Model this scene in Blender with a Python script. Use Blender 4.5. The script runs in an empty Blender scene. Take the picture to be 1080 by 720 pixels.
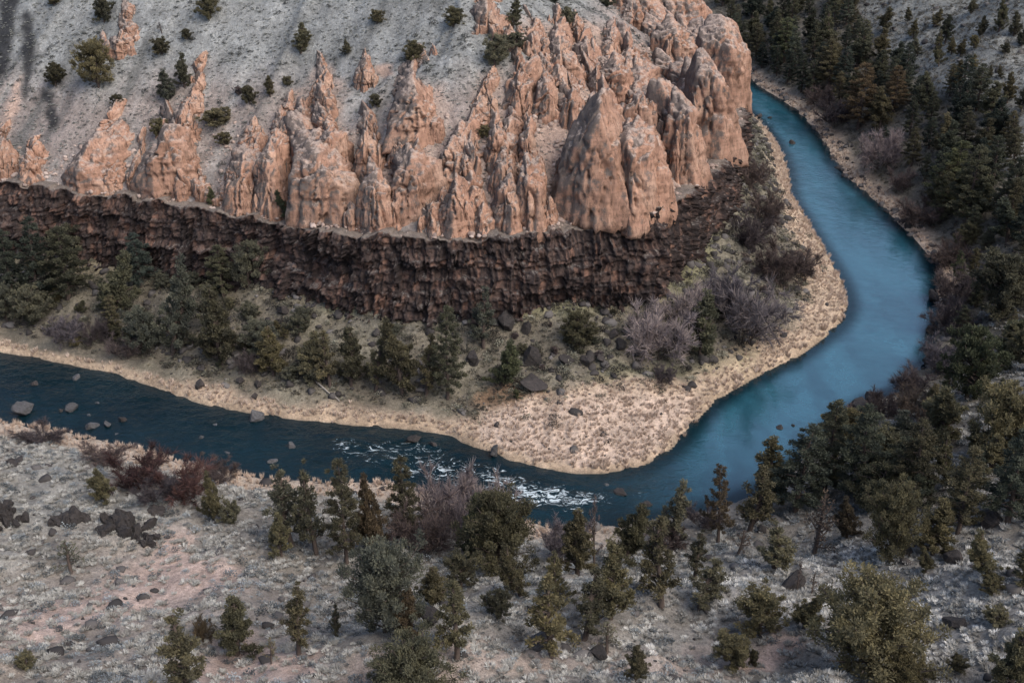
import bpy, math, random
import numpy as np
from mathutils import Vector

rng = np.random.default_rng(7)
random.seed(7)
SC = bpy.context.scene
COL = SC.collection
R = math.radians

# ------------------------------------------------------------------ camera
CAM_H = 110.0
PITCH = R(27.0)
FPX = 1304.0                      # focal length in photo pixels (1080 wide)
CS, SN = math.cos(PITCH), math.sin(PITCH)
cam_d = bpy.data.cameras.new('camera')
cam = bpy.data.objects.new('camera', cam_d)
COL.objects.link(cam)
cam.location = (0, 0, CAM_H)
cam.rotation_euler = (math.pi / 2 - PITCH, 0, 0)
cam_d.sensor_width = 36
cam_d.lens = 36 * FPX / 1080
cam_d.clip_end = 3000
SC.camera = cam


def ray(u, v):
    a = (np.asarray(u, float) - 540) / FPX
    b = (360 - np.asarray(v, float)) / FPX
    return np.stack([a, CS + b * SN, -SN + b * CS], -1)


def at_z(u, v, z):
    d = ray(u, v)
    t = (np.asarray(z, float) - CAM_H) / d[..., 2]
    return d[..., 0] * t, d[..., 1] * t


# ------------------------------------------------------------------ noise
def _hash(ix, iy, iz):
    h = (ix.astype(np.uint32) * np.uint32(374761393) + iy.astype(np.uint32) * np.uint32(668265263)
         + iz.astype(np.uint32) * np.uint32(2147483647 - 58))
    h = (h ^ (h >> np.uint32(13))) * np.uint32(1274126177)
    h = (h ^ (h >> np.uint32(16))) * np.uint32(2246822519)
    return h ^ (h >> np.uint32(13))


def _rnd(ix, iy, iz, s=0):
    return _hash(ix + s * 131, iy - s * 57, iz + s * 911).astype(np.float64) / 4294967295.0


def vnoise(x, y, z=0.0, s=0):
    """smooth value noise, about -1 .. 1"""
    x, y, z = np.broadcast_arrays(np.asarray(x, float), np.asarray(y, float), np.asarray(z, float))
    ix, iy, iz = (np.floor(q).astype(np.int64) for q in (x, y, z))
    fx, fy, fz = x - ix, y - iy, z - iz
    fx, fy, fz = (q * q * q * (q * (q * 6 - 15) + 10) for q in (fx, fy, fz))
    out = 0
    for dx in (0, 1):
        wx = fx if dx else 1 - fx
        for dy in (0, 1):
            wy = fy if dy else 1 - fy
            for dz in (0, 1):
                wz = fz if dz else 1 - fz
                out = out + _rnd(ix + dx, iy + dy, iz + dz, s) * wx * wy * wz
    return out * 2 - 1


def fbm(x, y, z=0.0, o=4, s=0):
    r, a, t = 0, 1.0, 0.0
    for k in range(o):
        f = 2.03 ** k
        r = r + a * vnoise(np.asarray(x) * f + 17.3 * k, np.asarray(y) * f - 9.1 * k, np.asarray(z) * f + 4.7 * k, s + k)
        t += a
        a *= 0.5
    return r / t * 1.5


def worley(x, y, z, s=0):
    """F1, F2 distances and a random number of the nearest cell"""
    ix, iy, iz = (np.floor(q).astype(np.int64) for q in (x, y, z))
    f1 = np.full(x.shape, 9.0)
    f2 = np.full(x.shape, 9.0)
    cid = np.zeros(x.shape)
    for dx in (-1, 0, 1):
        for dy in (-1, 0, 1):
            for dz in (-1, 0, 1):
                jx, jy, jz = ix + dx, iy + dy, iz + dz
                d = np.sqrt((jx + _rnd(jx, jy, jz, s + 1) - x) ** 2 + (jy + _rnd(jx, jy, jz, s + 2) - y) ** 2
                            + (jz + _rnd(jx, jy, jz, s + 3) - z) ** 2)
                c = _rnd(jx, jy, jz, s + 4)
                near = d < f1
                f2 = np.where(near, f1, np.minimum(f2, d))
                cid = np.where(near, c, cid)
                f1 = np.where(near, d, f1)
    return f1, f2, cid


def sst(a, b, x):
    t = np.clip((x - a) / (b - a), 0, 1)
    return t * t * (3 - 2 * t)


# ------------------------------------------------------------------ mesh helpers
def make_mesh(name, V, F, mat=None, smooth=False, attrs=None, cols=None, fmat=None, mats=None):
    """V (n,3); F (m,3) or (m,4) int array, or a list of such arrays"""
    me = bpy.data.meshes.new(name)
    V = np.asarray(V, np.float32)
    Fs = F if isinstance(F, list) else [F]
    Fs = [np.asarray(f, np.int32) for f in Fs if len(f)]
    me.vertices.add(len(V))
    me.vertices.foreach_set('co', V.ravel())
    idx = np.concatenate([f.ravel() for f in Fs])
    tot = np.concatenate([np.full(len(f), f.shape[1], np.int32) for f in Fs])
    st = np.concatenate([[0], np.cumsum(tot)[:-1]]).astype(np.int32)
    me.loops.add(len(idx))
    me.loops.foreach_set('vertex_index', idx)
    me.polygons.add(len(tot))
    me.polygons.foreach_set('loop_start', st)
    try:
        me.polygons.foreach_set('loop_total', tot)
    except Exception:
        pass
    if smooth:
        me.polygons.foreach_set('use_smooth', np.ones(len(tot), bool))
    for k, a in (attrs or {}).items():
        at = me.attributes.new(k, 'FLOAT', 'POINT')
        at.data.foreach_set('value', np.asarray(a, np.float32).ravel())
    for k, a in (cols or {}).items():
        at = me.attributes.new(k, 'FLOAT_COLOR', 'POINT')
        a = np.asarray(a, np.float32)
        at.data.foreach_set('color', np.concatenate([a, np.ones((len(a), 1), np.float32)], 1).ravel())
    for m in (mats or ([mat] if mat else [])):
        me.materials.append(m)
    me.update(calc_edges=True)
    return me


def grid_faces(n, m, flip=False):
    i = np.arange(n - 1)[:, None] * m + np.arange(m - 1)[None, :]
    f = np.stack([i, i + 1, i + m + 1, i + m], -1).reshape(-1, 4)
    return f[:, ::-1] if flip else f


def link(name, me, parent=None):
    o = bpy.data.objects.new(name, me)
    COL.objects.link(o)
    if parent is not None:
        o.parent = parent
    return o


def tag(o, label=None, cat=None, group=None, kind=None):
    for k, q in (('label', label), ('category', cat), ('group', group), ('kind', kind)):
        if q:
            o[k] = q
    return o


# ------------------------------------------------------------------ plan of the place (world metres)
INNER_PX = [(0, 372), (60, 383), (130, 398), (200, 425), (260, 437), (330, 446), (400, 452), (450, 455), (500, 472),
            (540, 488), (580, 497), (620, 502), (660, 497), (690, 488), (715, 470), (735, 445), (760, 420), (800, 398),
            (840, 380), (880, 350), (897, 330), (893, 305), (880, 280), (865, 255), (850, 230), (835, 205), (832, 180),
            (825, 160), (812, 140), (800, 126)]
OUTER_PX = [(0, 442), (60, 452), (120, 466), (200, 486), (260, 502), (330, 506), (400, 508), (440, 514), (480, 530),
            (540, 548), (620, 556), (700, 545), (755, 535), (800, 518), (830, 495), (860, 470), (885, 442), (920, 420),
            (945, 414), (960, 395), (978, 378), (985, 350), (990, 330), (986, 315), (990, 290), (975, 265), (950, 240),
            (925, 215), (900, 195), (880, 175), (868, 150), (848, 125), (820, 103), (796, 90)]


def px_line(P, z=0.0):
    P = np.array(P, float)
    x, y = at_z(P[:, 0], P[:, 1], z)
    return np.stack([x, y], 1)


inner = np.concatenate([[(-420, 300), (-200, 238), (-130, 219)], px_line(INNER_PX),
                        [(70, 388), (61, 408), (42, 425), (-20, 440), (-420, 470)]])
outer = np.concatenate([[(-420, 260), (-200, 205), (-130, 192)], px_line(OUTER_PX),
                        [(79, 420), (68, 445), (45, 462), (-20, 475), (-420, 500)]])
FOOT_PX = [(0, 268, 10), (150, 283, 10), (270, 300, 10), (360, 322, 11), (460, 333, 11), (560, 326, 11), (640, 319, 11),
           (690, 318, 11), (717, 293, 12), (737, 262, 13), (757, 230, 14), (775, 200, 15), (786, 160, 16)]
fp = np.array(FOOT_PX, float)
fx, fy = at_z(fp[:, 0], fp[:, 1], fp[:, 2])
foot = np.concatenate([[(-420, 350), (-200, 275), (-140, 252)], np.stack([fx, fy], 1),
                       [(57.5, 330), (55, 375), (42, 402), (-40, 418), (-420, 440)]])
foot_z = np.concatenate([[10, 10, 10], fp[:, 2], [15, 12, 12, 12, 12]])
# height of the dark cliff above its foot
foot_h = np.concatenate([[15, 15, 15], [15, 14.5, 13.5, 14.2, 14.5, 14.8, 16, 17, 15.5, 13, 11, 10, 10], [10, 10, 10, 10, 10]])


def resample(P, step, *extra):
    d = np.concatenate([[0], np.cumsum(np.linalg.norm(np.diff(P, axis=0), axis=1))])
    n = int(d[-1] / step) + 1
    t = np.linspace(0, d[-1], n)
    out = [np.stack([np.interp(t, d, P[:, 0]), np.interp(t, d, P[:, 1])], 1)]
    for e in extra:
        out.append(np.interp(t, d, e))
    return out


def smooth_line(P, it=1):
    """Chaikin corner cutting"""
    P = np.asarray(P, float)
    for _ in range(it):
        q = np.empty((2 * len(P), P.shape[1]))
        q[0], q[-1] = P[0], P[-1]
        q[1:-1:2] = .75 * P[:-1] + .25 * P[1:]
        q[2:-1:2] = .25 * P[:-1] + .75 * P[1:]
        P = q
    return P


inner, outer = smooth_line(inner, 1), smooth_line(outer, 1)
f5 = smooth_line(np.concatenate([foot, foot_z[:, None], foot_h[:, None]], 1), 1)
foot, foot_z, foot_h = f5[:, :2], f5[:, 2], f5[:, 3]
foot_s = np.concatenate([[0], np.cumsum(np.linalg.norm(np.diff(foot, axis=0), axis=1))])


def dist_line(x, y, L, want_s=False):
    best = np.full(x.shape, 1e12)
    bs = np.zeros(x.shape) if want_s else None
    acc = 0.0
    for k in range(len(L) - 1):
        ax, ay = L[k]
        ex, ey = L[k + 1] - L[k]
        ll = ex * ex + ey * ey + 1e-12
        t = np.clip(((x - ax) * ex + (y - ay) * ey) / ll, 0, 1)
        d = (ax + t * ex - x) ** 2 + (ay + t * ey - y) ** 2
        if want_s:
            m = d < best
            bs = np.where(m, acc + t * math.sqrt(ll), bs)
            acc += math.sqrt(ll)
        best = np.minimum(best, d)
    d = np.sqrt(best)
    return (d, bs) if want_s else d


def inside(x, y, P):
    r = np.zeros(x.shape, bool)
    n = len(P)
    for k in range(n):
        x0, y0 = P[k]
        x1, y1 = P[(k + 1) % n]
        if y0 == y1:
            continue
        c = ((y0 > y) != (y1 > y)) & (x < (x1 - x0) * (y - y0) / (y1 - y0) + x0)
        r ^= c
    return r


P_river = np.concatenate([inner, outer[::-1]])
P_inner = inner
P_hill = foot


def terrain(x, y, parts=False):
    x, y = np.asarray(x, float), np.asarray(y, float)
    dI, dO = dist_line(x, y, inner), dist_line(x, y, outer)
    dF, sF = dist_line(x, y, foot, True)
    inr, inn, hil = inside(x, y, P_river), inside(x, y, P_inner), inside(x, y, P_hill)
    inn &= ~inr
    hil &= inn
    zf, hc = np.interp(sF, foot_s, foot_z), np.interp(sF, foot_s, foot_h)
    n30, n8, n2 = fbm(x / 30, y / 30, 0, 3, 3), fbm(x / 8, y / 8, 0, 3, 11), fbm(x / 2.2, y / 2.2, 0, 3, 23)
    # bench between the river and the cliff
    t = dI / (dI + dF + 1e-6)
    rag = 1.0 * np.maximum(fbm(x / 2.6, y / 2.6, 0, 3, 27), -.2) + .25
    lip = -.35 + .95 * sst(0, .8, dI - rag)
    h_b = lip + (zf - .5) * (t ** 1.25) + (n8 * .8 + n2 * .36) * sst(0, 8, dI) * sst(0, .25, t)
    h_b += 2.6 * sst(.62, 1, t) * np.clip(.25 + .8 * fbm(x / 9, y / 9, 0, 3, 29), 0, 1)
    # hill over the cliff
    u = np.maximum(dF - 4.6, 0)
    up = .66 * np.minimum(u, 55) + .45 * np.clip(u - 55, 0, 60)
    gul = 1 - np.abs(vnoise(sF / 9.0, u / 60.0, 0, 31))
    h_h = zf + hc * sst(2.6, 4.6, dF) - .4 + up + (gul - .6) * 2.2 * sst(2, 14, u) * (1 - .7 * sst(35, 55, u)) \
        + n30 * 2.0 * sst(10, 40, u) + n8 * .6 * sst(2, 8, u) + n2 * .22 * sst(1, 5, u)
    # far side and the near slope below the camera
    sl = .36 + .22 * sst(25, 95, x + .25 * (y - 180)) + .05 * n30
    d = dO
    h_o = -.3 + .8 * sst(0, 1.0, d - rag) + sl * np.maximum(d - 2, 0) * sst(0, 16, d) ** .6 \
        - .10 * np.maximum(d - 70, 0) + n30 * 2.6 * sst(8, 50, d) + n8 * .9 * sst(2, 14, d) + n2 * .38 * sst(1, 6, d)
    # a low swell on the left of the near slope
    h_o += 3.0 * np.exp(-(((x + 62) / 30) ** 2 + ((y - 150) / 16) ** 2)) * sst(2, 14, d)
    h_o = np.minimum(h_o, 96 + n8)
    h_r = -.25 - 1.3 * sst(0, 5, np.minimum(dI, dO)) + .15 * n2
    h = np.where(inr, h_r, np.where(hil, h_h, np.where(inn, h_b, h_o)))
    if parts:
        return h, dict(dI=dI, dO=dO, dF=dF, sF=sF, inr=inr, inn=inn, hil=hil, t=t, u=u, n30=n30, n8=n8, n2=n2)
    return h


def axis_pts(segs):
    out = [segs[0][0]]
    for a, b, st in segs:
        n = max(1, int(round((b - a) / st)))
        out += list(np.linspace(a, b, n + 1)[1:])
    return np.array(out, float)


GX = axis_pts([(-420, -180, 6), (-180, -120, 1.5), (-120, 130, .62), (130, 190, 1.2), (190, 420, 6)])
GY = axis_pts([(-60, 60, 5), (60, 300, .62), (300, 440, 1.0), (440, 620, 2.0), (620, 760, 8)])
MX, MY = np.meshgrid(GX, GY, indexing='ij')
H, TP = terrain(MX, MY, True)


def height(x, y):
    x, y = np.asarray(x, float), np.asarray(y, float)
    i = np.clip(np.searchsorted(GX, x) - 1, 0, len(GX) - 2)
    j = np.clip(np.searchsorted(GY, y) - 1, 0, len(GY) - 2)
    fx_ = np.clip((x - GX[i]) / (GX[i + 1] - GX[i]), 0, 1)
    fy_ = np.clip((y - GY[j]) / (GY[j + 1] - GY[j]), 0, 1)
    return (H[i, j] * (1 - fx_) * (1 - fy_) + H[i + 1, j] * fx_ * (1 - fy_) + H[i, j + 1] * (1 - fx_) * fy_
            + H[i + 1, j + 1] * fx_ * fy_)


TT = np.arange(70, 720, .4)


def hit(u, v):
    """where the line of sight through a photo pixel meets the ground"""
    d = ray(u, v)
    p = d[None, :] * TT[:, None]
    z = CAM_H + p[:, 2]
    below = z < np.maximum(height(p[:, 0], p[:, 1]), 0.0)
    k = int(np.argmax(below)) if below.any() else len(TT) - 1
    k = max(k, 1)
    lo, hi = TT[k - 1], TT[k]
    for _ in range(12):
        m = (lo + hi) / 2
        q = d * m
        if CAM_H + q[2] < max(float(height(q[0], q[1])), 0.0):
            hi = m
        else:
            lo = m
    q = d * hi
    return np.array([q[0], q[1], CAM_H + q[2]])


def project(p):
    p = np.asarray(p, float)
    z = p[..., 2] - CAM_H
    dep = p[..., 1] * CS - z * SN
    up = p[..., 1] * SN + z * CS
    return 540 + FPX * p[..., 0] / dep, 360 - FPX * up / dep


def px_per_m(p):
    a = project(p)
    b = project(np.asarray(p) + np.array([0, 0, 1.0]))
    dep = p[1] * CS - (p[2] - CAM_H) * SN
    return abs(float(a[1] - b[1])), FPX / dep          # vertical, horizontal


# soft mask of an outline on the ground, given by the photo's points
def zone(pts, feather=3.0, wob=2.5, sc=5.0, seed=50):
    P = np.array([hit(u, v)[:2] for u, v in pts])
    lo, hi = P.min(0) - feather - wob - 1, P.max(0) + feather + wob + 1
    out = np.zeros(MX.shape)
    i0, i1 = np.searchsorted(GX, [lo[0], hi[0]])
    j0, j1 = np.searchsorted(GY, [lo[1], hi[1]])
    x, y = MX[i0:i1, j0:j1], MY[i0:i1, j0:j1]
    if x.size == 0:
        return out
    d = dist_line(x, y, np.concatenate([P, P[:1]]))
    d = np.where(inside(x, y, P), d, -d) + wob * fbm(x / sc, y / sc, 0, 4, seed)
    out[i0:i1, j0:j1] = sst(-feather, feather, d)
    return out


# ------------------------------------------------------------------ materials
def new_mat(name):
    m = bpy.data.materials.new(name)
    m.use_nodes = True
    nt = m.node_tree
    return m, nt, nt.nodes['Principled BSDF']


def nd(nt, t, **kw):
    n = nt.nodes.new(t)
    for k, v in kw.items():
        if k in n.inputs:
            n.inputs[k].default_value = v
        else:
            setattr(n, k, v)
    return n


def mixc(nt, fac, a, b, mode='MIX'):
    n = nt.nodes.new('ShaderNodeMix')
    n.data_type = 'RGBA'
    n.blend_type = mode
    for s, q in ((n.inputs['Factor'], fac), (n.inputs[6], a), (n.inputs[7], b)):
        if isinstance(q, bpy.types.NodeSocket):
            nt.links.new(q, s)
        elif isinstance(q, (int, float)):
            s.default_value = q
        else:
            s.default_value = (*q, 1)
    return n.outputs[2]


def ramp(nt, fac, stops):
    n = nt.nodes.new('ShaderNodeValToRGB')
    e = n.color_ramp.elements
    while len(e) < len(stops):
        e.new(.5)
    for k, (p, c) in enumerate(stops):
        e[k].position = p
        e[k].color = (c, c, c, 1) if isinstance(c, (int, float)) else (*c, 1)
    if fac is not None:
        nt.links.new(fac, n.inputs[0])
    return n.outputs[0]


def noise(nt, vec, scale, detail=4, rough=.6, dist=0):
    n = nd(nt, 'ShaderNodeTexNoise', Scale=scale, Detail=detail, Roughness=rough, Distortion=dist)
    nt.links.new(vec, n.inputs['Vector'])
    return n.outputs['Fac']


def scaled(nt, vec, s):
    n = nd(nt, 'ShaderNodeMapping')
    n.inputs['Scale'].default_value = s
    nt.links.new(vec, n.inputs['Vector'])
    return n.outputs[0]


def geo_pos(nt):
    return nt.nodes.new('ShaderNodeNewGeometry').outputs['Position']


def obj_pos(nt):
    return nt.nodes.new('ShaderNodeTexCoord').outputs['Object']


def bump(nt, bsdf, hgt, strength, dist):
    b = nd(nt, 'ShaderNodeBump', Strength=strength, Distance=dist)
    nt.links.new(hgt, b.inputs['Height'])
    nt.links.new(b.outputs[0], bsdf.inputs['Normal'])


def math_n(nt, op, a, b=None):
    n = nt.nodes.new('ShaderNodeMath')
    n.operation = op
    for s, q in zip(n.inputs, (a, b)):
        if q is None:
            continue
        if isinstance(q, bpy.types.NodeSocket):
            nt.links.new(q, s)
        else:
            s.default_value = q
    return n.outputs[0]


def attr(nt, name):
    n = nt.nodes.new('ShaderNodeAttribute')
    n.attribute_name = name
    return n


def mat_ground():
    m, nt, b = new_mat('ground_mat')
    L = nt.links
    pos = geo_pos(nt)
    base = attr(nt, 'zone_colour').outputs['Color']
    grain = attr(nt, 'grain').outputs['Fac']
    big = ramp(nt, noise(nt, pos, .22, 5, .65), [(.3, .62), (.7, 1.3)])
    mid = ramp(nt, noise(nt, pos, 1.4, 4, .7), [(.3, .55), (.68, 1.4)])
    fine = ramp(nt, noise(nt, pos, 7.0, 3, .75), [(.32, .5), (.66, 1.45)])
    c = mixc(nt, .8, base, big, 'MULTIPLY')
    c = mixc(nt, .8, c, mid, 'MULTIPLY')
    c = mixc(nt, .7, c, fine, 'MULTIPLY')
    # stones lying about
    v = nd(nt, 'ShaderNodeTexVoronoi', Scale=1.9)
    L.new(pos, v.inputs['Vector'])
    st = math_n(nt, 'MULTIPLY', ramp(nt, v.outputs['Distance'], [(.16, 1), (.24, 0)]),
                ramp(nt, noise(nt, pos, .35, 3), [(.45, 0), (.6, .8)]))
    c = mixc(nt, st, c, (.10, .09, .085))
    L.new(c, b.inputs['Base Color'])
    b.inputs['Roughness'].default_value = .95
    b.inputs['Specular IOR Level'].default_value = .15
    hg = math_n(nt, 'ADD', noise(nt, pos, 1.6, 6, .75), math_n(nt, 'MULTIPLY', st, .5))
    bump(nt, b, hg, .9, .35)
    return m


def mat_tuff():
    m, nt, b = new_mat('tuff_rock_mat')
    L = nt.links
    pos = geo_pos(nt)
    info = nt.nodes.new('ShaderNodeObjectInfo')
    nrm = nt.nodes.new('ShaderNodeNewGeometry').outputs['Normal']
    sx = nt.nodes.new('ShaderNodeSeparateXYZ')
    L.new(nrm, sx.inputs[0])
    n1 = noise(nt, pos, .18, 5, .6, .4)
    n2 = noise(nt, scaled(nt, pos, (1, 1, .14)), .8, 7, .72, .3)
    base = ramp(nt, n1, [(.28, (.225, .132, .094)), (.5, (.365, .22, .157)), (.72, (.445, .305, .23))])
    base = mixc(nt, .85, base, ramp(nt, n2, [(.30, .38), (.47, .95), (.70, 1.25)]), 'MULTIPLY')
    # faint bedding
    bed = noise(nt, scaled(nt, pos, (.12, .12, 2.6)), 1.0, 3, .6, .2)
    base = mixc(nt, .45, base, ramp(nt, bed, [(.35, .7), (.55, 1.08)]), 'MULTIPLY')
    # per fin tint
    base = mixc(nt, .35, base, ramp(nt, info.outputs['Random'], [(0, (.8, .78, .78)), (1, (1.15, 1.05, 1.0))]), 'MULTIPLY')
    # darker grey mixed in on upward and west-facing rock
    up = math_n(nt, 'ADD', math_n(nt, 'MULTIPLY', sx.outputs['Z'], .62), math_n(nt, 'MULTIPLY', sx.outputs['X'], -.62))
    greyness = math_n(nt, 'ADD', up, math_n(nt, 'MULTIPLY', math_n(nt, 'SUBTRACT', noise(nt, pos, .5, 6, .72), .5), 2.6))
    lf = ramp(nt, greyness, [(.22, 0), (.55, .9)])
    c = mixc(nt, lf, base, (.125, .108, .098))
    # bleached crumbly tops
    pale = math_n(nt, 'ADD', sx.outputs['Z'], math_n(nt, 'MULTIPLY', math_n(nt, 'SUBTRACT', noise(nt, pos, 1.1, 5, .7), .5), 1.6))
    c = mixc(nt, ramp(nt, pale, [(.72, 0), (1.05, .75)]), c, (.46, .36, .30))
    # narrow dark cracks running down
    cr = noise(nt, scaled(nt, pos, (1, 1, .10)), 1.3, 4, .55, .5)
    crack = ramp(nt, math_n(nt, 'ABSOLUTE', math_n(nt, 'SUBTRACT', cr, .5)), [(0, 1), (.018, 0)])
    c = mixc(nt, math_n(nt, 'MULTIPLY', crack, .7), c, (.09, .065, .055))
    L.new(c, b.inputs['Base Color'])
    b.inputs['Roughness'].default_value = .95
    b.inputs['Specular IOR Level'].default_value = .15
    hg = math_n(nt, 'SUBTRACT', math_n(nt, 'ADD', math_n(nt, 'MULTIPLY', n2, 1.0), noise(nt, pos, 3.0, 6, .75)),
                math_n(nt, 'MULTIPLY', crack, .5))
    bump(nt, b, hg, .8, .22)
    return m


def mat_basalt(name='basalt_mat', cell=True, tint=(1.42, 1.38, 1.34)):
    m, nt, b = new_mat(name)
    L = nt.links
    pos = geo_pos(nt)
    n1 = noise(nt, pos, .25, 5, .65)
    n2 = noise(nt, pos, 2.2, 5, .75)
    c = ramp(nt, n1, [(.3, (.026, .021, .021)), (.5, (.058, .042, .037)), (.72, (.125, .078, .06))])
    if cell:
        ca = attr(nt, 'cell').outputs['Fac']
        cc = ramp(nt, ca, [(0, (.016, .015, .017)), (.35, (.045, .035, .033)), (.62, (.085, .058, .05)), (.82, (.17, .095, .07)),
                           (1, (.26, .165, .12))])
        c = mixc(nt, .6, c, cc)
        c = mixc(nt, attr(nt, 'gap').outputs['Fac'], c, (.018, .016, .017))
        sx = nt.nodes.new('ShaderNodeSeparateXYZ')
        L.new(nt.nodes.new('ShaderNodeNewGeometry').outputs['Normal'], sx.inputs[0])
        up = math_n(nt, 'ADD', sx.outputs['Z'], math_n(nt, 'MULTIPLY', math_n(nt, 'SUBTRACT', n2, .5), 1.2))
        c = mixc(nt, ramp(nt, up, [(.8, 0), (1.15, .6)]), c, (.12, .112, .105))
    if cell:
        c = mixc(nt, attr(nt, 'cap').outputs['Fac'], c, (.135, .115, .10))
    c = mixc(nt, .8, c, ramp(nt, n2, [(.3, .5), (.7, 1.5)]), 'MULTIPLY')
    c = mixc(nt, 1.0, c, tint, 'MULTIPLY')
    L.new(c, b.inputs['Base Color'])
    b.inputs['Roughness'].default_value = 1.0
    b.inputs['Specular IOR Level'].default_value = .08
    bump(nt, b, n2, .9, .25)
    return m


def mat_water():
    m, nt, b = new_mat('river_water_mat')
    L = nt.links
    pos = geo_pos(nt)
    rap = attr(nt, 'rapids').outputs['Fac']
    chop = attr(nt, 'chop').outputs['Fac']
    d = nd(nt, 'ShaderNodeVectorMath', operation='ADD')
    wob = nd(nt, 'ShaderNodeTexNoise', Scale=.22, Detail=3)
    L.new(pos, wob.inputs['Vector'])
    sc = nd(nt, 'ShaderNodeVectorMath', operation='SCALE')
    L.new(wob.outputs['Color'], sc.inputs[0])
    sc.inputs['Scale'].default_value = 5.0
    L.new(pos, d.inputs[0])
    L.new(sc.outputs[0], d.inputs[1])
    w = d.outputs[0]
    f1 = noise(nt, scaled(nt, w, (.40, .85, 1)), 1.0, 7, .68, 1.6)
    foam = ramp(nt, math_n(nt, 'ADD', f1, math_n(nt, 'MULTIPLY', math_n(nt, 'SUBTRACT', rap, 1.0), .40)), [(.51, 0), (.62, .95)])
    sky_sheen = attr(nt, 'sky_sheen').outputs['Fac']
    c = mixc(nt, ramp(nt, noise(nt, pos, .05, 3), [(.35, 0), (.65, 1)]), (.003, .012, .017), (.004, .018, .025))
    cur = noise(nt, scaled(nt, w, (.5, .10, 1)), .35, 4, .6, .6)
    c = mixc(nt, sky_sheen, c, mixc(nt, ramp(nt, cur, [(.35, 0), (.65, 1)]), (.011, .056, .080), (.025, .102, .140)))  # blue sky sheen put into the water's own colour
    c = mixc(nt, foam, c, (.62, .70, .73))
    L.new(c, b.inputs['Base Color'])
    L.new(ramp(nt, foam, [(0, .08), (1, .8)]), b.inputs['Roughness'])
    L.new(math_n(nt, 'ADD', 1.4, math_n(nt, 'MULTIPLY', sky_sheen, .9)), b.inputs['IOR'])
    b.inputs['Specular IOR Level'].default_value = .5
    r1 = noise(nt, scaled(nt, w, (.6, 1.3, 1)), .9, 4, .6, .4)
    r2 = noise(nt, scaled(nt, w, (.8, 1.5, 1)), 4.0, 3, .6)
    hg = math_n(nt, 'ADD', r1, math_n(nt, 'MULTIPLY', r2, .25))
    hg = math_n(nt, 'MULTIPLY', hg, chop)
    bump(nt, b, hg, .6, .3)
    return m


def unit(v):
    return v / (np.linalg.norm(v, axis=-1, keepdims=True) + 1e-9)


def ico(sub):
    t = (1 + 5 ** .5) / 2
    V = [(-1, t, 0), (1, t, 0), (-1, -t, 0), (1, -t, 0), (0, -1, t), (0, 1, t), (0, -1, -t), (0, 1, -t), (t, 0, -1), (t, 0, 1), (-t, 0, -1), (-t, 0, 1)]
    V = [tuple(unit(np.array(v, float))) for v in V]
    F = [(0, 11, 5), (0, 5, 1), (0, 1, 7), (0, 7, 10), (0, 10, 11), (1, 5, 9), (5, 11, 4), (11, 10, 2), (10, 7, 6), (7, 1, 8), (3, 9, 4), (3, 4, 2),
         (3, 2, 6), (3, 6, 8), (3, 8, 9), (4, 9, 5), (2, 4, 11), (6, 2, 10), (8, 6, 7), (9, 8, 1)]
    for _ in range(sub):
        mid, G = {}, []

        def m(a, b):
            k = (min(a, b), max(a, b))
            if k not in mid:
                V.append(tuple(unit((np.array(V[a]) + np.array(V[b])) / 2)))
                mid[k] = len(V) - 1
            return mid[k]
        for a, b, c in F:
            x, y, z = m(a, b), m(b, c), m(c, a)
            G += [(a, x, z), (b, y, x), (c, z, y), (x, y, z)]
        F = G
    return np.array(V), np.array(F)


# ------------------------------------------------------------------ ground sheet
def mixv(C, m, col):
    m = np.clip(m, 0, 1)[..., None]
    return C * (1 - m) + np.array(col) * m


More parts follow.
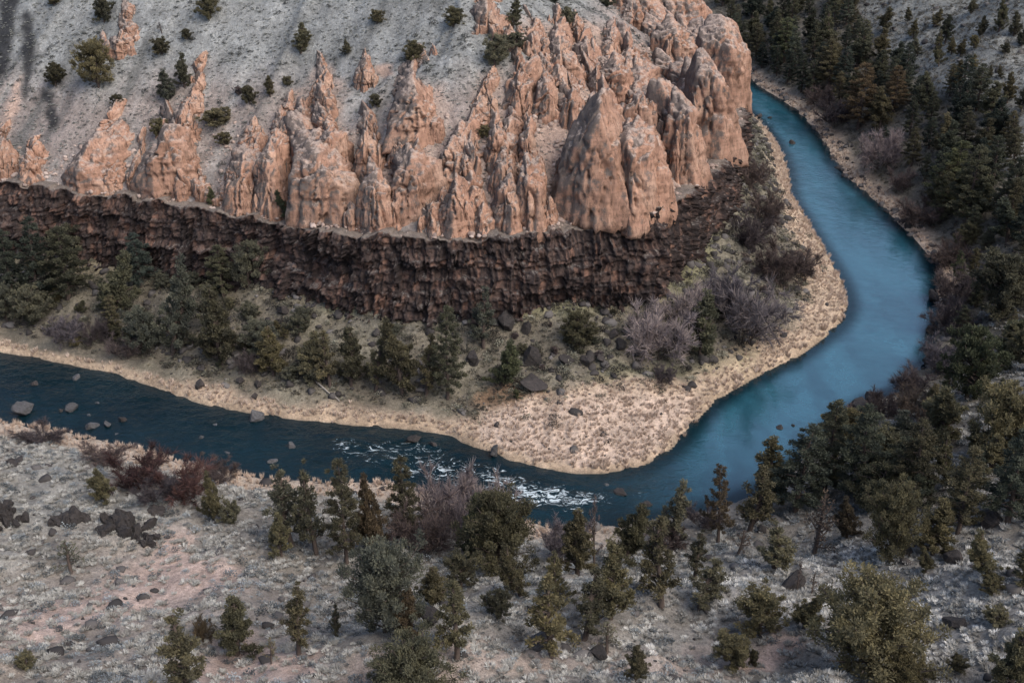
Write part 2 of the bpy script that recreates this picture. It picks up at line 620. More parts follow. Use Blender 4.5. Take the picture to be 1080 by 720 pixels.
def build_ground():
    C = np.empty(MX.shape + (3,))
    C[:] = (.20, .18, .155)
    dI, dO, dF = TP['dI'], TP['dO'], TP['dF']
    inn, hil, inr = TP['inn'], TP['hil'], TP['inr']
    n8, n2, n30 = TP['n8'], TP['n2'], TP['n30']
    out = ~(inn | inr)
    # near slope: bleached grass and grey soil
    C = mixv(C, out * sst(-.3, .5, n8 + n30), (.235, .215, .19))
    right = out * sst(55, 85, MX + .12 * (MY - 180) + 6 * n8)
    C = mixv(C, right, (.135, .122, .10))
    # hill above the cliff
    C = mixv(C, hil * 1.0, (.222, .225, .218))
    C = mixv(C, hil * sst(0, .8, n8) * .6, (.25, .25, .237))
    C = mixv(C, hil * (1 - sst(20, 34, TP['u'] + 4 * n8 - .08 * (MX + 40))) * .8, (.255, .205, .18))
    stk = fbm(TP['sF'] / 2.6, TP['u'] / 26, 0, 4, 57)
    C = mixv(C, hil * sst(.1, .75, stk) * .75, (.115, .115, .11))
    C = mixv(C, hil * sst(.15, .8, -stk) * .5, (.29, .288, .272))
    tuffz = zone([(545, 20), (640, 30), (655, 62), (720, 60), (720, 0), (800, -20), (800, 120), (770, 200), (700, 250), (570, 252), (545, 180), (560, 90)], 2, 2.5, 5) \
        + zone([(240, 232), (262, 150), (330, 80), (350, 70), (370, 180), (410, 180), (420, 110), (470, 80), (480, 180), (510, 90), (550, 60), (560, 250)], 2, 3, 5) * .7
    C = mixv(C, tuffz * hil * .8, (.36, .255, .20))
    # bench
    bench = inn & ~hil
    C = mixv(C, bench * 1.0, (.15, .13, .10))
    C = mixv(C, bench * sst(-.2, .7, n8) * .7, (.20, .18, .135))
    C = mixv(C, bench * sst(.1, .8, fbm(MX / 5, MY / 5, 0, 3, 77)) * .5, (.10, .095, .085))
    C = mixv(C, bench * (1 - sst(0, 5, dF + 2 * n8)) * .6, (.20, .17, .11))
    tan = zone([(0, 360), (60, 378), (130, 385), (200, 405), (300, 425), (420, 437), (500, 440), (560, 415), (640, 400),
                (720, 400), (800, 360), (840, 335), (850, 300), (830, 240), (815, 180), (800, 130), (835, 160), (850, 230),
                (900, 320), (890, 350), (800, 400), (735, 450), (690, 492), (620, 506), (540, 492), (450, 460), (300, 448),
                (130, 402), (0, 376)], 2.0, 1.6, 4)
    C = mixv(C, (tan * bench) * .9, (.44, .335, .245))
    bar = zone([(520, 470), (500, 455), (540, 430), (600, 415), (680, 410), (745, 420), (720, 465), (660, 500), (600, 502)], 2.5, 1.5, 4)
    C = mixv(C, bar * bench, (.50, .385, .305))
    C = mixv(C, bench * (1 - sst(.8, 2.4, dI + .5 * n2)) * .8, (.40, .30, .21))
    C = mixv(C, (1 - sst(.0, .7, dI)) * bench * .7, (.09, .075, .06))
    orange = zone([(500, 420), (530, 402), (565, 400), (580, 412), (550, 425), (520, 430)], 1.2, 1.0, 3)
    C = mixv(C, orange * bench * .7, (.21, .125, .075))
    green = zone([(690, 320), (740, 240), (760, 260), (745, 300), (720, 325)], 2, 2, 4) + zone(
        [(320, 330), (420, 338), (520, 342), (640, 332), (640, 322), (460, 328), (360, 322)], 1, 1, 3) + zone(
        [(600, 400), (660, 385), (720, 385), (800, 370), (790, 385), (700, 400)], 2, 2, 4)
    C = mixv(C, green * bench * .4, (.15, .155, .075))
    # outer shore of dry grass
    left = out * (1 - sst(10, 22, MX))
    C = mixv(C, left * (1 - sst(5, 11, dO + 3 * n8)) * .9, (.42, .34, .27))
    rs = out * sst(40, 70, MX) * sst(215, 240, MY)
    C = mixv(C, rs * (1 - sst(2.5, 7.0, dO + 1.6 * n8)), (.40, .31, .235))
    # bare pink earth and the tracks on the near slope
    path = zone([(0, 640), (70, 632), (140, 605), (190, 575), (230, 590), (260, 600), (240, 618), (170, 640), (90, 662), (0, 690)], 2.5, 2.2, 4) \
        + zone([(160, 555), (190, 550), (215, 570), (180, 580), (155, 570)], 1.5, 1.5, 3) \
        + zone([(195, 695), (260, 672), (330, 690), (360, 720), (200, 720)], 2, 2.2, 3) \
        + zone([(780, 690), (820, 665), (850, 672), (830, 700), (770, 715)], 1, 1, 2)\
        + zone([(360, 690), (390, 672), (560, 690), (760, 672), (800, 690), (740, 720), (360, 720)], 2, 3, 3) * .38
    C = mixv(C, np.clip(path, 0, 1) * out * .95, (.45, .335, .28))
    soil = zone([(0, 620), (60, 600), (150, 570), (250, 590), (320, 620), (350, 700), (330, 720), (0, 720)], 4, 3, 5)
    C = mixv(C, soil * out * .22, (.38, .30, .26))
    pale = zone([(600, 700), (700, 640), (800, 600), (900, 580), (1000, 570), (1080, 560), (1080, 680), (960, 690), (850, 640), (760, 680)], 4, 4, 5)
    C = mixv(C, pale * out * .7, (.27, .255, .235))
    lpale = zone([(0, 490), (60, 480), (130, 520), (200, 550), (240, 580), (170, 560), (100, 545), (40, 560), (0, 600)], 3, 2.5, 4)
    C = mixv(C, lpale * out * .6, (.25, .245, .225))
    # pale scree hillside far on the right
    scree = zone([(905, 20), (925, -40), (1200, -60), (1200, 240), (1085, 200), (1062, 150), (1010, 100), (950, 75), (930, 55)], 4, 4, 7)
    C = mixv(C, scree * out, (.185, .185, .172))
    scr2 = zone([(1040, 160), (1075, 145), (1085, 200), (1060, 180)], 2, 2, 4) + zone([(1065, 380), (1100, 340), (1100, 420), (1070, 425)], 2, 2, 4)
    C = mixv(C, scr2 * out * .8, (.26, .26, .25))
    # dark stony streaks at the upper left
    st = zone([(0, -30), (20, -30), (16, 20), (8, 75), (-8, 95)], 1.0, .8, 3) + zone([(24, 10), (36, 15), (38, 60), (26, 110), (22, 60)], .9, .9, 3)\
        + zone([(45, 95), (55, 100), (62, 130), (52, 140)], .8, .8, 2)
    C = mixv(C, np.clip(st, 0, 1) * hil * .95, (.03, .03, .032))
    pk = zone([(5, 110), (22, 80), (20, 115), (0, 150)], .8, .8, 2) + zone([(395, 68), (412, 70), (415, 80), (398, 80)], .6, .6, 2)
    C = mixv(C, pk * hil * .9, (.42, .30, .24))
    C = mixv(C, inr * 1.0, (.03, .035, .03))
    C *= (1 + .10 * n2 + .06 * n8)[..., None]
    global ZC, PALE
    ZC = C
    PALE = pale * out
    n, m = MX.shape
    V = np.stack([MX, MY, H], -1).reshape(-1, 3)
    me = make_mesh('ground', V, grid_faces(n, m, True), mat_ground(), True, {'grain': np.zeros(n * m)},
                   {'zone_colour': np.clip(C, .01, .8).reshape(-1, 3)})
    o = link('ground', me)
    o['kind'] = 'structure'
    return o


build_ground()


# ------------------------------------------------------------------ river
def build_river():
    xs = axis_pts([(-420, -120, 4), (-120, 110, .6), (110, 160, 3)])
    ys = axis_pts([(140, 290, .6), (290, 480, 1.5), (480, 520, 4)])
    X, Y = np.meshgrid(xs, ys, indexing='ij')
    inr = inside(X, Y, P_river)
    near = np.minimum(dist_line(X, Y, inner), dist_line(X, Y, outer)) < 3.2
    keep = inr | near
    rp = np.array([at_z(u, v, 0) for u, v in [(325, 452), (450, 456), (505, 476), (545, 492), (580, 504), (640, 510), (700, 505), (690, 530),
                                             (620, 550), (540, 545), (480, 528), (420, 512), (340, 490)]])
    d = dist_line(X, Y, np.concatenate([rp, rp[:1]]))
    d = np.where(inside(X, Y, rp), d, -d)
    rap = sst(-3, 5, d)
    core = np.array([at_z(u, v, 0) for u, v in [(500, 470), (560, 500), (640, 520), (600, 540), (530, 520)]])
    dc = dist_line(X, Y, np.concatenate([core, core[:1]]))
    rap = rap * .88 + .16 * sst(-4, 3, np.where(inside(X, Y, core), dc, -dc)) * (rap > 0)
    fx_, fy_ = at_z(800, 127, 0)
    rap = np.maximum(rap, .85 * np.exp(-(((X - fx_ - 1.5) / 4) ** 2 + ((Y - fy_ + 2) / 14) ** 2)))
    # the left reach runs shallow and choppy, the bend on the right runs smooth
    chop = .17 + .80 * (1 - sst(8, 40, X)) + .6 * rap + .18 * sst(230, 300, Y)
    # sky reflection painted into the bend's body colour; the left reach stays dark
    sky_sheen = sst(8, 48, X + .25 * (Y - 165) + 3 * fbm(X / 9, Y / 9, 0, 3, 93)) * sst(.5, 4, np.minimum(dist_line(X, Y, inner), dist_line(X, Y, outer)) + 0 * X)
    Z = rap * (.22 * fbm(X / 2.2, Y / 1.2, 0, 3, 91)) + .015 * fbm(X / 1.5, Y / 1.0, 0, 2, 92)
    V = np.stack([X, Y, Z], -1).reshape(-1, 3)
    F = grid_faces(*X.shape, True)
    k = keep.ravel()
    F = F[k[F].all(1)]
    used = np.unique(F)
    re = np.full(len(V), -1)
    re[used] = np.arange(len(used))
    me = make_mesh('river', V[used], re[F], mat_water(), True, {'rapids': rap.ravel()[used], 'chop': chop.ravel()[used], 'sky_sheen': sky_sheen.ravel()[used]})
    o = link('river', me)
    o['kind'] = 'structure'


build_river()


def facets(x, y, z, s):
    """rock broken along random planes: a tilted facet in every cell"""
    ix, iy, iz = (np.floor(q).astype(np.int64) for q in (x, y, z))
    f1 = np.full(x.shape, 9.0)
    out = np.zeros(x.shape)
    for dx in (-1, 0, 1):
        for dy in (-1, 0, 1):
            for dz in (-1, 0, 1):
                jx, jy, jz = ix + dx, iy + dy, iz + dz
                qx, qy, qz = (jx + _rnd(jx, jy, jz, s + 1) - x, jy + _rnd(jx, jy, jz, s + 2) - y, jz + _rnd(jx, jy, jz, s + 3) - z)
                d = qx * qx + qy * qy + qz * qz
                t = (_rnd(jx, jy, jz, s + 5) - .5) * qx + (_rnd(jx, jy, jz, s + 6) - .5) * qy + (_rnd(jx, jy, jz, s + 7) - .5) * qz \
                    + .8 * (_rnd(jx, jy, jz, s + 8) - .5)
                near = d < f1
                out = np.where(near, t, out)
                f1 = np.where(near, d, f1)
    return out


# ------------------------------------------------------------------ dark layered cliff round the foot of the hill
def build_cliff():
    k0 = (foot[:, 0] > -215) & (foot[:, 1] < 415)
    P, Zf, Hc = resample(foot[k0], .21, foot_z[k0], foot_h[k0])
    s = np.arange(len(P)) * .21
    tg = np.gradient(P, axis=0)
    kk = np.ones(9) / 9
    for c in (0, 1):
        tg[:, c] = np.convolve(np.pad(tg[:, c], 4, 'edge'), kk, 'valid')
    tg /= np.linalg.norm(tg, axis=1)[:, None]
    inw = np.stack([-tg[:, 1], tg[:, 0]], 1)            # points into the hill
    K = np.concatenate([np.linspace(-.12, 1, 88), np.array([1.02, 1.03, 1.04, 1.05])])
    cap = np.concatenate([np.zeros(88), [.8, 1.8, 3.2, 5.0]])
    wl = fbm(s / 14, s * 0, 0, 3, 41)
    top = Hc + 1.0 * fbm(s / 6, s * 0, 1.5, 3, 42) + .9 * (_rnd(np.floor(s / 2.3).astype(np.int64), np.zeros(len(s), np.int64), np.zeros(len(s), np.int64), 4) - .5) - .1
    S, KK = np.meshgrid(s, K, indexing='ij')
    z = Zf[:, None] + np.minimum(KK, 1) * top[:, None]
    led1 = .52 + .10 * fbm(S / 20, KK * 0, 0, 2, 43)
    led2 = .80 + .06 * fbm(S / 13, KK * 0 + 3, 0, 2, 44)
    off = .7 * np.clip(KK, 0, 1) + 0.8 * sst(-.03, .03, KK - led1) + .5 * sst(-.02, .02, KK - led2) - .9 + .8 * wl[:, None]
    off = off + cap[None, :]
    X = P[:, 0][:, None] + inw[:, 0][:, None] * off
    Y = P[:, 1][:, None] + inw[:, 1][:, None] * off
    # joint blocks in broken courses: every block has its own depth and tilt
    def courses(sw, zw, rh, cw, seed):
        zz = zw / rh
        r = np.floor(zz).astype(np.int64)
        zero = np.zeros_like(r)
        wcol = cw * (.6 + .9 * _rnd(r, zero, zero, seed))
        ss = sw / wcol + 37.7 * _rnd(r, zero, zero, seed + 1)
        c = np.floor(ss).astype(np.int64)
        fz, fs = zz - r - .5, ss - c - .5
        d = _rnd(r, c, zero, seed + 2) - .5
        tilt = (_rnd(r, c, zero, seed + 3) - .5) * fs + (_rnd(r, c, zero, seed + 4) - .5) * fz
        edge = np.minimum((.5 - np.abs(fs)) * wcol, (.5 - np.abs(fz)) * rh)
        return d, tilt, edge, _rnd(r, c, zero, seed + 5)
    sw = S + .7 * fbm(S / 4, z / 5, 0, 2, 5) + .16 * fbm(S, z, 0, 2, 15)
    zw = z + .8 * fbm(S / 12, z / 9, 2, 2, 6) + .12 * fbm(S * .9, z, 3, 2, 16)
    d1, t1, e1, i1 = courses(sw, zw, 5.2, 2.4, 900)
    d2, t2, e2, i2 = courses(sw + 9, zw + 3, 1.9, 1.25, 920)
    d3, t3, e3, i3 = courses(sw + 3, zw + 7, .8, .7, 940)
    vertw = 1 - sst(.95, 1.02, KK)
    fb = facets(X / 1.1, Y / 1.1, z / 1.2, 280)
    crack = np.abs(vnoise(S / 1.9 + .2 * vnoise(S / 2, z / 2, 0, 8), z / 22, 0, 17))
    dsp = (1.9 * d1 + 1.0 * t1 + 1.1 * d2 + .8 * t2 + .45 * d3 - .5 * (1 - sst(0, .35, e1)) - .4 * (1 - sst(0, .25, e2)) + .22 * fb
           - 1.2 * (1 - sst(0, .07, crack)) + 1.5 * fbm(S / 13, z / 9, 0, 3, 70) + .2 * fbm(X * 1.2, Y * 1.2, z * 1.2, 2, 71)) * (.12 + .88 * vertw)
    dsp = -dsp
    cid, gid = i2, .5 * i1 + .5 * i3
    gapm = np.maximum(1 - sst(.04, .22, e2), np.maximum(1 - sst(.03, .3, e1), 1 - sst(.02, .09, crack))) * .85
    X = X - inw[:, 0][:, None] * dsp
    Y = Y - inw[:, 1][:, None] * dsp
    capm = KK > 1.0
    gz = height(X.ravel(), Y.ravel()).reshape(X.shape)
    z = np.where(capm, np.maximum(gz + .15, z - .06 * cap[None, :]), z)
    z = np.where(KK >= 1.05, gz - 1.5, z)
    V = np.stack([X, Y, z], -1).reshape(-1, 3)
    gap = gapm
    me = make_mesh('basalt_cliff', V, grid_faces(*X.shape, True), mat_basalt(), False, {'cell': (.6 * cid + .4 * gid).ravel(), 'gap': gap.ravel(), 'cap': (sst(.99, 1.015, KK) * np.clip(.75 + .6 * fbm(X / 2, Y / 2, 0, 3, 47), 0, 1)).ravel()})
    o = link('basalt_cliff', me)
    tag(o, 'dark layered basalt cliff band running under the tan rock fins above the riverbank', 'cliff')


build_cliff()

# ------------------------------------------------------------------ tan rock fins
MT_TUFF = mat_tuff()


def sd_foot(x, y):
    x, y = np.atleast_1d(np.asarray(x, float)), np.atleast_1d(np.asarray(y, float))
    d = dist_line(x, y, foot)
    return np.where(inside(x, y, foot), d, -d)


def onto_rim(A, need):
    """keep a fin's foot behind the rim of the dark cliff"""
    A = np.array(A, float)
    for _ in range(60):
        d = sd_foot(A[0], A[1])[0]
        if d >= need:
            break
        g = np.array([sd_foot(A[0] + .5, A[1])[0] - d, sd_foot(A[0], A[1] + .5)[0] - d])
        g /= np.linalg.norm(g) + 1e-9
        A[:2] += g * min(.6, need - d + .05)
    A[2] = float(height(A[0], A[1]))
    return A


ICO = {3: ico(3), 4: ico(4)}


def rock_block(cx, cy, zb, zt, wx, ly, e, g, roof, rise=.0):
    """one upright joint-bounded block: a convex rock cut by flank, front and roof planes, then weathered"""
    D, F = ICO[4 if wx > 1.5 else 3]
    h = (zt - zb) / 2
    d = unit(D * np.array([wx, ly, h]))
    pl = []

    def cut(n, p0):
        n = unit(np.array(n, float))
        pl.append((n, max(float(n @ np.array(p0, float)), .25 * wx)))
    for sg in (-1, 1):
        t = .08 + .26 * g.random()
        cut((sg * math.cos(t), .25 * g.normal(), math.sin(t)), (sg * wx, 0, -.35 * h))
        r = roof * (.75 + .5 * g.random())
        cut((sg * math.sin(r), (.12 * g.normal() - rise) * math.cos(r), math.cos(r)), (g.normal() * .15 * wx, 0, h))
    # two front faces meeting in an upright edge
    ex = (g.random() - .5) * .7 * wx
    for a in (-(.35 + .55 * g.random()), .15 + .6 * g.random()):
        t = .06 + .22 * g.random()
        cut((math.sin(a) * math.cos(t), -math.cos(a) * math.cos(t), math.sin(t)), (ex, -ly, -.35 * h))
    cut((.2 * g.normal(), math.cos(.1), math.sin(.1)), (0, ly, 0))
    r = .45 + .5 * g.random()
    cut((.25 * g.normal(), -math.sin(r), math.cos(r)), (0, -.45 * ly, h * .97))
    cut((.1 * g.normal(), .3, .9), (0, .8 * ly, h + rise * .8 * ly))
    cut((0, 0, -1), (0, 0, -h))
    for _ in range(3):
        a = g.random() * 6.283
        t = .04 + .3 * g.random()
        cut((math.cos(a) * math.cos(t), math.sin(a) * math.cos(t), math.sin(t)), (.84 * wx * math.cos(a), .84 * ly * math.sin(a), (-.2 + .6 * g.random()) * h))
    r = np.full(len(d), 1e9)
    for n, q in pl:
        c = d @ n
        r = np.where(c > 1e-3, np.minimum(r, q / np.maximum(c, 1e-3)), r)
    P = d * r[:, None]
    p = np.array([e[1], -e[0]])
    X = cx + P[:, 0] * p[0] + P[:, 1] * e[0]
    Y = cy + P[:, 0] * p[1] + P[:, 1] * e[1]
    Z = (zb + zt) / 2 + P[:, 2]
    k = min(1.0, wx / 2.5)
    fl = np.abs(vnoise(X * .8 + .25 * vnoise(X, Y, Z * .25, 5), Y * .8, Z * .07, 111))
    fl2 = np.abs(vnoise(X * 2.1, Y * 2.1, Z * .16, 112))
    fl3 = np.abs(vnoise(X * .34 + .2 * vnoise(X * .6, Y * .6, Z * .15, 15), Y * .34, Z * .045, 151))
    bed = vnoise(X * .06, Y * .06, Z * 1.15 + .35 * vnoise(X * .3, Y * .3, 0, 6), 118)
    dsp = (-1.1 * (1 - sst(0, .09, fl)) - 1.0 * (1 - sst(0, .10, fl3)) - .25 * (1 - sst(.05, .3, fl3)) + .16 * np.clip(bed * 3, -1, 1) - .12 * (1 - sst(0, .2, fl2)) + .34 * facets(X / 2.1, Y / 2.1, Z / 6.5, 125) + (.35 * facets(X / .9, Y / .9, Z / 1.5, 145) if wx > 1.5 else 0)
           + .18 * fbm(X * .3, Y * .3, Z * .1, 2, 113) + .12 * fbm(X * 1.4, Y * 1.4, Z * 1.0, 3, 114)) * (.4 + .6 * k)
    o = unit(np.stack([d[:, 0] * p[0] + d[:, 1] * e[0], d[:, 0] * p[1] + d[:, 1] * e[1], .5 * d[:, 2]], 1))
    return np.stack([X, Y, Z], 1) + o * dsp[:, None], F


def fin_mesh(A, B, W, Hf, Hr, seed, roof=.95, plain=False):
    g = np.random.default_rng(9000 + seed)
    A, B = np.array(A[:2]), np.array(B[:2])
    L = max(float(np.linalg.norm(B - A)), 1.0)
    e = (B - A) / L
    p = np.array([e[1], -e[0]])
    n = max(2, int(round(L / max(2.4, 1.25 * W))))
    Vs, Fs, o = [], [], 0

    def add(q, w, ly, top, rf, turn=.25, rise=0.0):
        nonlocal o
        a = turn * g.normal()
        ee = np.array([e[0] * math.cos(a) - e[1] * math.sin(a), e[0] * math.sin(a) + e[1] * math.cos(a)])
        if Vs and sd_foot(q[0], q[1])[0] < 2.6:
            return
        z0 = float(height(q[0], q[1]))
        zb = max(min(z0, float(height(*(q - e * ly))), float(height(*(q - p * w))), float(height(*(q + p * w)))), z0 - 3.0) - .9
        V, F = rock_block(q[0], q[1], zb, z0 + top, w, ly, ee, g, rf, rise)
        Vs.append(V)
        Fs.append(F + o)
        o += len(V)
    sp = L / n
    for k in range(n + 1):
        f = k / n
        q = A + e * (k * sp) + p * (.22 * W * g.normal() if k else 0)
        top = (Hf * (1 - f) + .8 * Hr * f) * (1 - .18 * math.sin(math.pi * f)) * (1 + (.10 * g.normal() if k else 0))
        w = W * (1 - .45 * f) * (.85 + .25 * g.random()) * (1.12 if k == 0 else 1.0)
        top *= 1.0 if k == 0 else .86
        add(q, w, max(sp * 1.0, w * .75), max(top, 1.2), roof, .12 if k == 0 else .3, .5)
        for sg in (-1, 1):
            if w > 1.6 and g.random() < (.3 if plain and k == 0 else .42):
                t = .35 + .4 * g.random()
                add(q + p * sg * w * (.62 + .3 * g.random()) - e * w * (.15 + .4 * g.random()), w * (.32 + .25 * g.random()), w * (.4 + .3 * g.random()),
                    max(top * t, .8), .8, .0, .5)
    if not plain:
        for sg in (-.4, .45):
            add(A + p * sg * W - e * W * (.35 + .2 * g.random()), W * (.3 + .2 * g.random()), W * .4, Hf * (.35 + .4 * g.random()), .8)
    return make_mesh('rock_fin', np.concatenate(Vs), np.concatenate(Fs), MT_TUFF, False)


# base front (u,v), top rear (u,v), half width px, front height px, rear height px, label
FINS = [
    (4, 184, 2, 140, 10, 26, 8, 'small tan fin cut by the left edge of the photo, above the dark cliff'),
    (33, 188, 38, 148, 9, 26, 8, 'narrow tan stub second from the left edge, above the dark cliff'),
    (92, 198, 122, 130, 21, 28, 14, 'broad tan fin leaning right, left of the tall double-lobed fin'),
    (140, 192, 150, 142, 6, 12, 6, 'thin pale rib of rock beside the broad leaning tan fin'),
    (172, 208, 192, 130, 27, 48, 16, 'double-lobed tan fin below the slender spire, left of the cliff middle'),
    (196, 140, 214, 64, 11, 24, 14, 'slender tan spire of rock rising alone out of the pale slope'),
    (208, 228, 212, 196, 9, 16, 6, 'low pale block of rock sitting on the dark cliff rim'),
    (232, 222, 246, 180, 9, 10, 5, 'low pink ledge of rock left of the twin square-cut blocks'),
    (257, 214, 272, 140, 15, 42, 14, 'left one of the twin square-cut tan blocks split by a dark cleft'),
    (284, 222, 300, 118, 15, 54, 16, 'right one of the twin square-cut tan blocks split by a dark cleft'),
    (298, 150, 336, 92, 9, 20, 12, 'slanting tan rib climbing to the thin pinnacle'),
    (329, 232, 322, 130, 25, 50, 16, 'wide flat-faced tan block with an overhung base at the cliff rim'),
    (350, 186, 344, 112, 13, 46, 20, 'tall tan column standing behind the wide flat-faced block'),
    (343, 118, 341, 62, 9, 26, 10, 'thin pinnacle on top of the slanting rib, highest of the left fins'),
    (385, 86, 384, 60, 8, 18, 6, 'lone tan knob on the pale slope right of the thin pinnacle'),
    (128, 50, 138, 12, 11, 14, 10, 'lone tan slab leaning on the pale slope at upper left'),
    (116, 56, 108, 40, 6, 8, 6, 'tiny tan rock beside the leaning slab at upper left'),
    (393, 240, 394, 165, 15, 44, 14, 'steep tan fin with a grey left flank, right of the wide flat-faced block'),
    (370, 238, 372, 205, 7, 18, 6, 'small tan stub between two steep fins at the cliff rim'),
    (388, 178, 390, 120, 11, 36, 12, 'blunt grey-sided tooth above the steep tan fin'),
    (432, 216, 440, 112, 15, 44, 20, 'long upright slab, grey on its left half and tan on its right'),
    (442, 132, 438, 66, 22, 34, 14, 'broken crag with a dark green juniper on its top'),
    (454, 248, 462, 205, 11, 24, 8, 'low tan buttress left of the hollowed fin'),
    (485, 240, 492, 150, 19, 44, 18, 'hollowed tan fin with a dark cleft in its front'),
    (478, 178, 516, 82, 14, 26, 14, 'long tan ridge slanting up to the grey-green juniper'),
    (500, 186, 497, 140, 8, 30, 10, 'sharp tooth behind the hollowed fin'),
    (535, 200, 540, 128, 12, 36, 20, 'knife-edged grey fin above the two-horned block'),
    (524, 172, 522, 112, 9, 34, 16, 'rounded grey rib left of the knife-edged fin'),
    (557, 172, 556, 122, 7, 34, 14, 'dark grey tooth right of the knife-edged fin'),
    (538, 248, 548, 188, 14, 38, 14, 'left horn of the two-horned tan block at the cliff rim'),
    (562, 246, 562, 176, 14, 52, 16, 'right horn of the two-horned tan block at the cliff rim'),
    (581, 240, 590, 200, 8, 22, 8, 'dark narrow fin tucked against the great flat slab'),
    (632, 246, 626, 136, 30, 88, 26, 'great flat-faced pink slab, largest face above the dark cliff'),
    (664, 240, 660, 132, 20, 66, 26, 'stepped tan buttress on the right of the great slab'),
    (690, 232, 684, 150, 18, 50, 20, 'crumbling tan buttress right of the stepped one'),
    (640, 150, 622, 66, 20, 42, 22, 'jagged ridge rising behind the great flat slab'),
    (672, 150, 664, 72, 13, 48, 24, 'grey fluted column behind the crumbling buttress'),
    (702, 162, 690, 66, 20, 62, 30, 'tall fluted pair of grey columns left of the hanging prow'),
    (728, 204, 718, 80, 19, 74, 34, 'hanging prow of pink rock with a square lower face'),
    (756, 188, 749, 66, 21, 80, 34, 'smooth pink wall between the hanging prow and the headland end'),
    (776, 150, 771, 26, 18, 70, 46, 'blunt end of the headland dropping to the river, grey and pink'),
    (744, 78, 732, 14, 22, 50, 30, 'striped grey block on the skyline near the headland end'),
    (708, 68, 700, 12, 17, 42, 24, 'orange-topped block beside the pale wedge of slope'),
    (684, 34, 676, -10, 18, 36, 28, 'upper tan block at the top edge above the pale wedge'),
    (730, 26, 720, -20, 22, 60, 44, 'rounded tan crag at the top edge near the headland end'),
    (656, 10, 650, -30, 17, 24, 18, 'low tan crag at the top edge left of the skyline blocks'),
    (648, 104, 640, 42, 13, 36, 18, 'brown column below the orange ledge of the upper rock mass'),
    (676, 112, 664, 52, 13, 38, 20, 'twin-grooved brown column right of the orange ledge'),
    (620, 76, 612, 30, 14, 26, 14, 'orange ledge capping the upper rock mass'),
    (590, 72, 588, 26, 14, 26, 12, 'rough brown crag left of the orange ledge'),
    (562, 60, 562, 22, 13, 20, 10, 'stubby crag right of the grey-green juniper'),
    (600, 122, 598, 76, 12, 26, 12, 'half-buried tan rib in the pink rubble bowl'),
    (575, 112, 574, 70, 10, 24, 12, 'small spire at the left rim of the pink rubble bowl'),
    (546, 106, 548, 62, 11, 26, 14, 'pointed tan spire below the grey-green juniper'),
    (514, 26, 516, -4, 16, 16, 8, 'low tan outcrop at the top edge, left of the tall top juniper'),
    (605, 176, 612, 120, 10, 24, 12, 'grey slanting rib left of the jagged ridge behind the slab'),
    (420, 170, 424, 128, 8, 24, 10, 'short grey rib left of the long upright slab'),
    (465, 220, 468, 186, 7, 18, 8, 'small fluted tooth left of the hollowed fin'),
]


def build_fins():
    for k, (u0, v0, u1, v1, wp, hf, hr, lab) in enumerate(FINS):
        A = hit(u0, v0)
        while sd_foot(A[0], A[1])[0] < -12:        # the line of sight passed over the brow: come back onto the hill
            u0, v0 = u0 - 1.5, v0 + 3
            A = hit(u0, v0)
        pv, ph = px_per_m(A)
        A = onto_rim(A, (3.4 if u0 > 600 else 4.2) + (.95 if 'great flat' in lab else .68 if u0 > 600 else .85) * wp / ph)
        B = hit(u1, v1)
        if sd_foot(B[0], B[1])[0] < -12 or math.hypot(*(B - A)[:2]) > 40:
            B = A + np.array([-6.0, 24.0, 0])
        B = onto_rim(B, 9 + .5 * wp / ph)
        pv2, _ = px_per_m(B)
        L = math.hypot(*(B - A)[:2])
        big = 'great flat' in lab
        blk = any(q in lab for q in ('block', 'wall', 'headland', 'prow', 'slab', 'column'))
        me = fin_mesh(A, B, (1.42 if u0 > 545 and not big else 1.3) * wp / ph, hf / pv, hr / pv2, k + 1, 1.0 if big else .5 if blk else .84, big)
        o = link('rock_fin', me)
        tag(o, lab, 'rock fin', 'tan rock fins above the dark cliff')


build_fins()
# ------------------------------------------------------------------ plants
def mat_leaf(name):
    m, nt, b = new_mat(name)
    L = nt.links
    info = nt.nodes.new('ShaderNodeObjectInfo')
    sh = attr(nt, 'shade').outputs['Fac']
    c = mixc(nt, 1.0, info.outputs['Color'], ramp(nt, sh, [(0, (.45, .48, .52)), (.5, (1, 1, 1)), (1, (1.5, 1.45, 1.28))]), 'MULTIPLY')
    c = mixc(nt, .8, c, ramp(nt, info.outputs['Random'], [(0, (.75, .8, .85)), (1, (1.25, 1.15, 1.0))]), 'MULTIPLY')
    L.new(c, b.inputs['Base Color'])
    b.inputs['Roughness'].default_value = .8
    b.inputs['Specular IOR Level'].default_value = .2
    tr = nt.nodes.new('ShaderNodeBsdfTranslucent')
    L.new(c, tr.inputs['Color'])
    mx = nt.nodes.new('ShaderNodeMixShader')
    mx.inputs[0].default_value = .38
    L.new(b.outputs[0], mx.inputs[1])
    L.new(tr.outputs[0], mx.inputs[2])
    L.new(mx.outputs[0], nt.nodes['Material Output'].inputs['Surface'])
    return m


def mat_bark(name, col):
    m, nt, b = new_mat(name)
    pos = obj_pos(nt)
    c = mixc(nt, .9, col, ramp(nt, noise(nt, scaled(nt, pos, (6, 6, 1.2)), 1.5, 4, .7), [(.3, .5), (.7, 1.5)]), 'MULTIPLY')
    nt.links.new(c, b.inputs['Base Color'])
    b.inputs['Roughness'].default_value = .95
    return m


MT_LEAF = mat_leaf('foliage_mat')
MT_BARK = mat_bark('bark_mat', (.075, .055, .045))
MT_GREY = mat_bark('weathered_wood_mat', (.30, .27, .24))


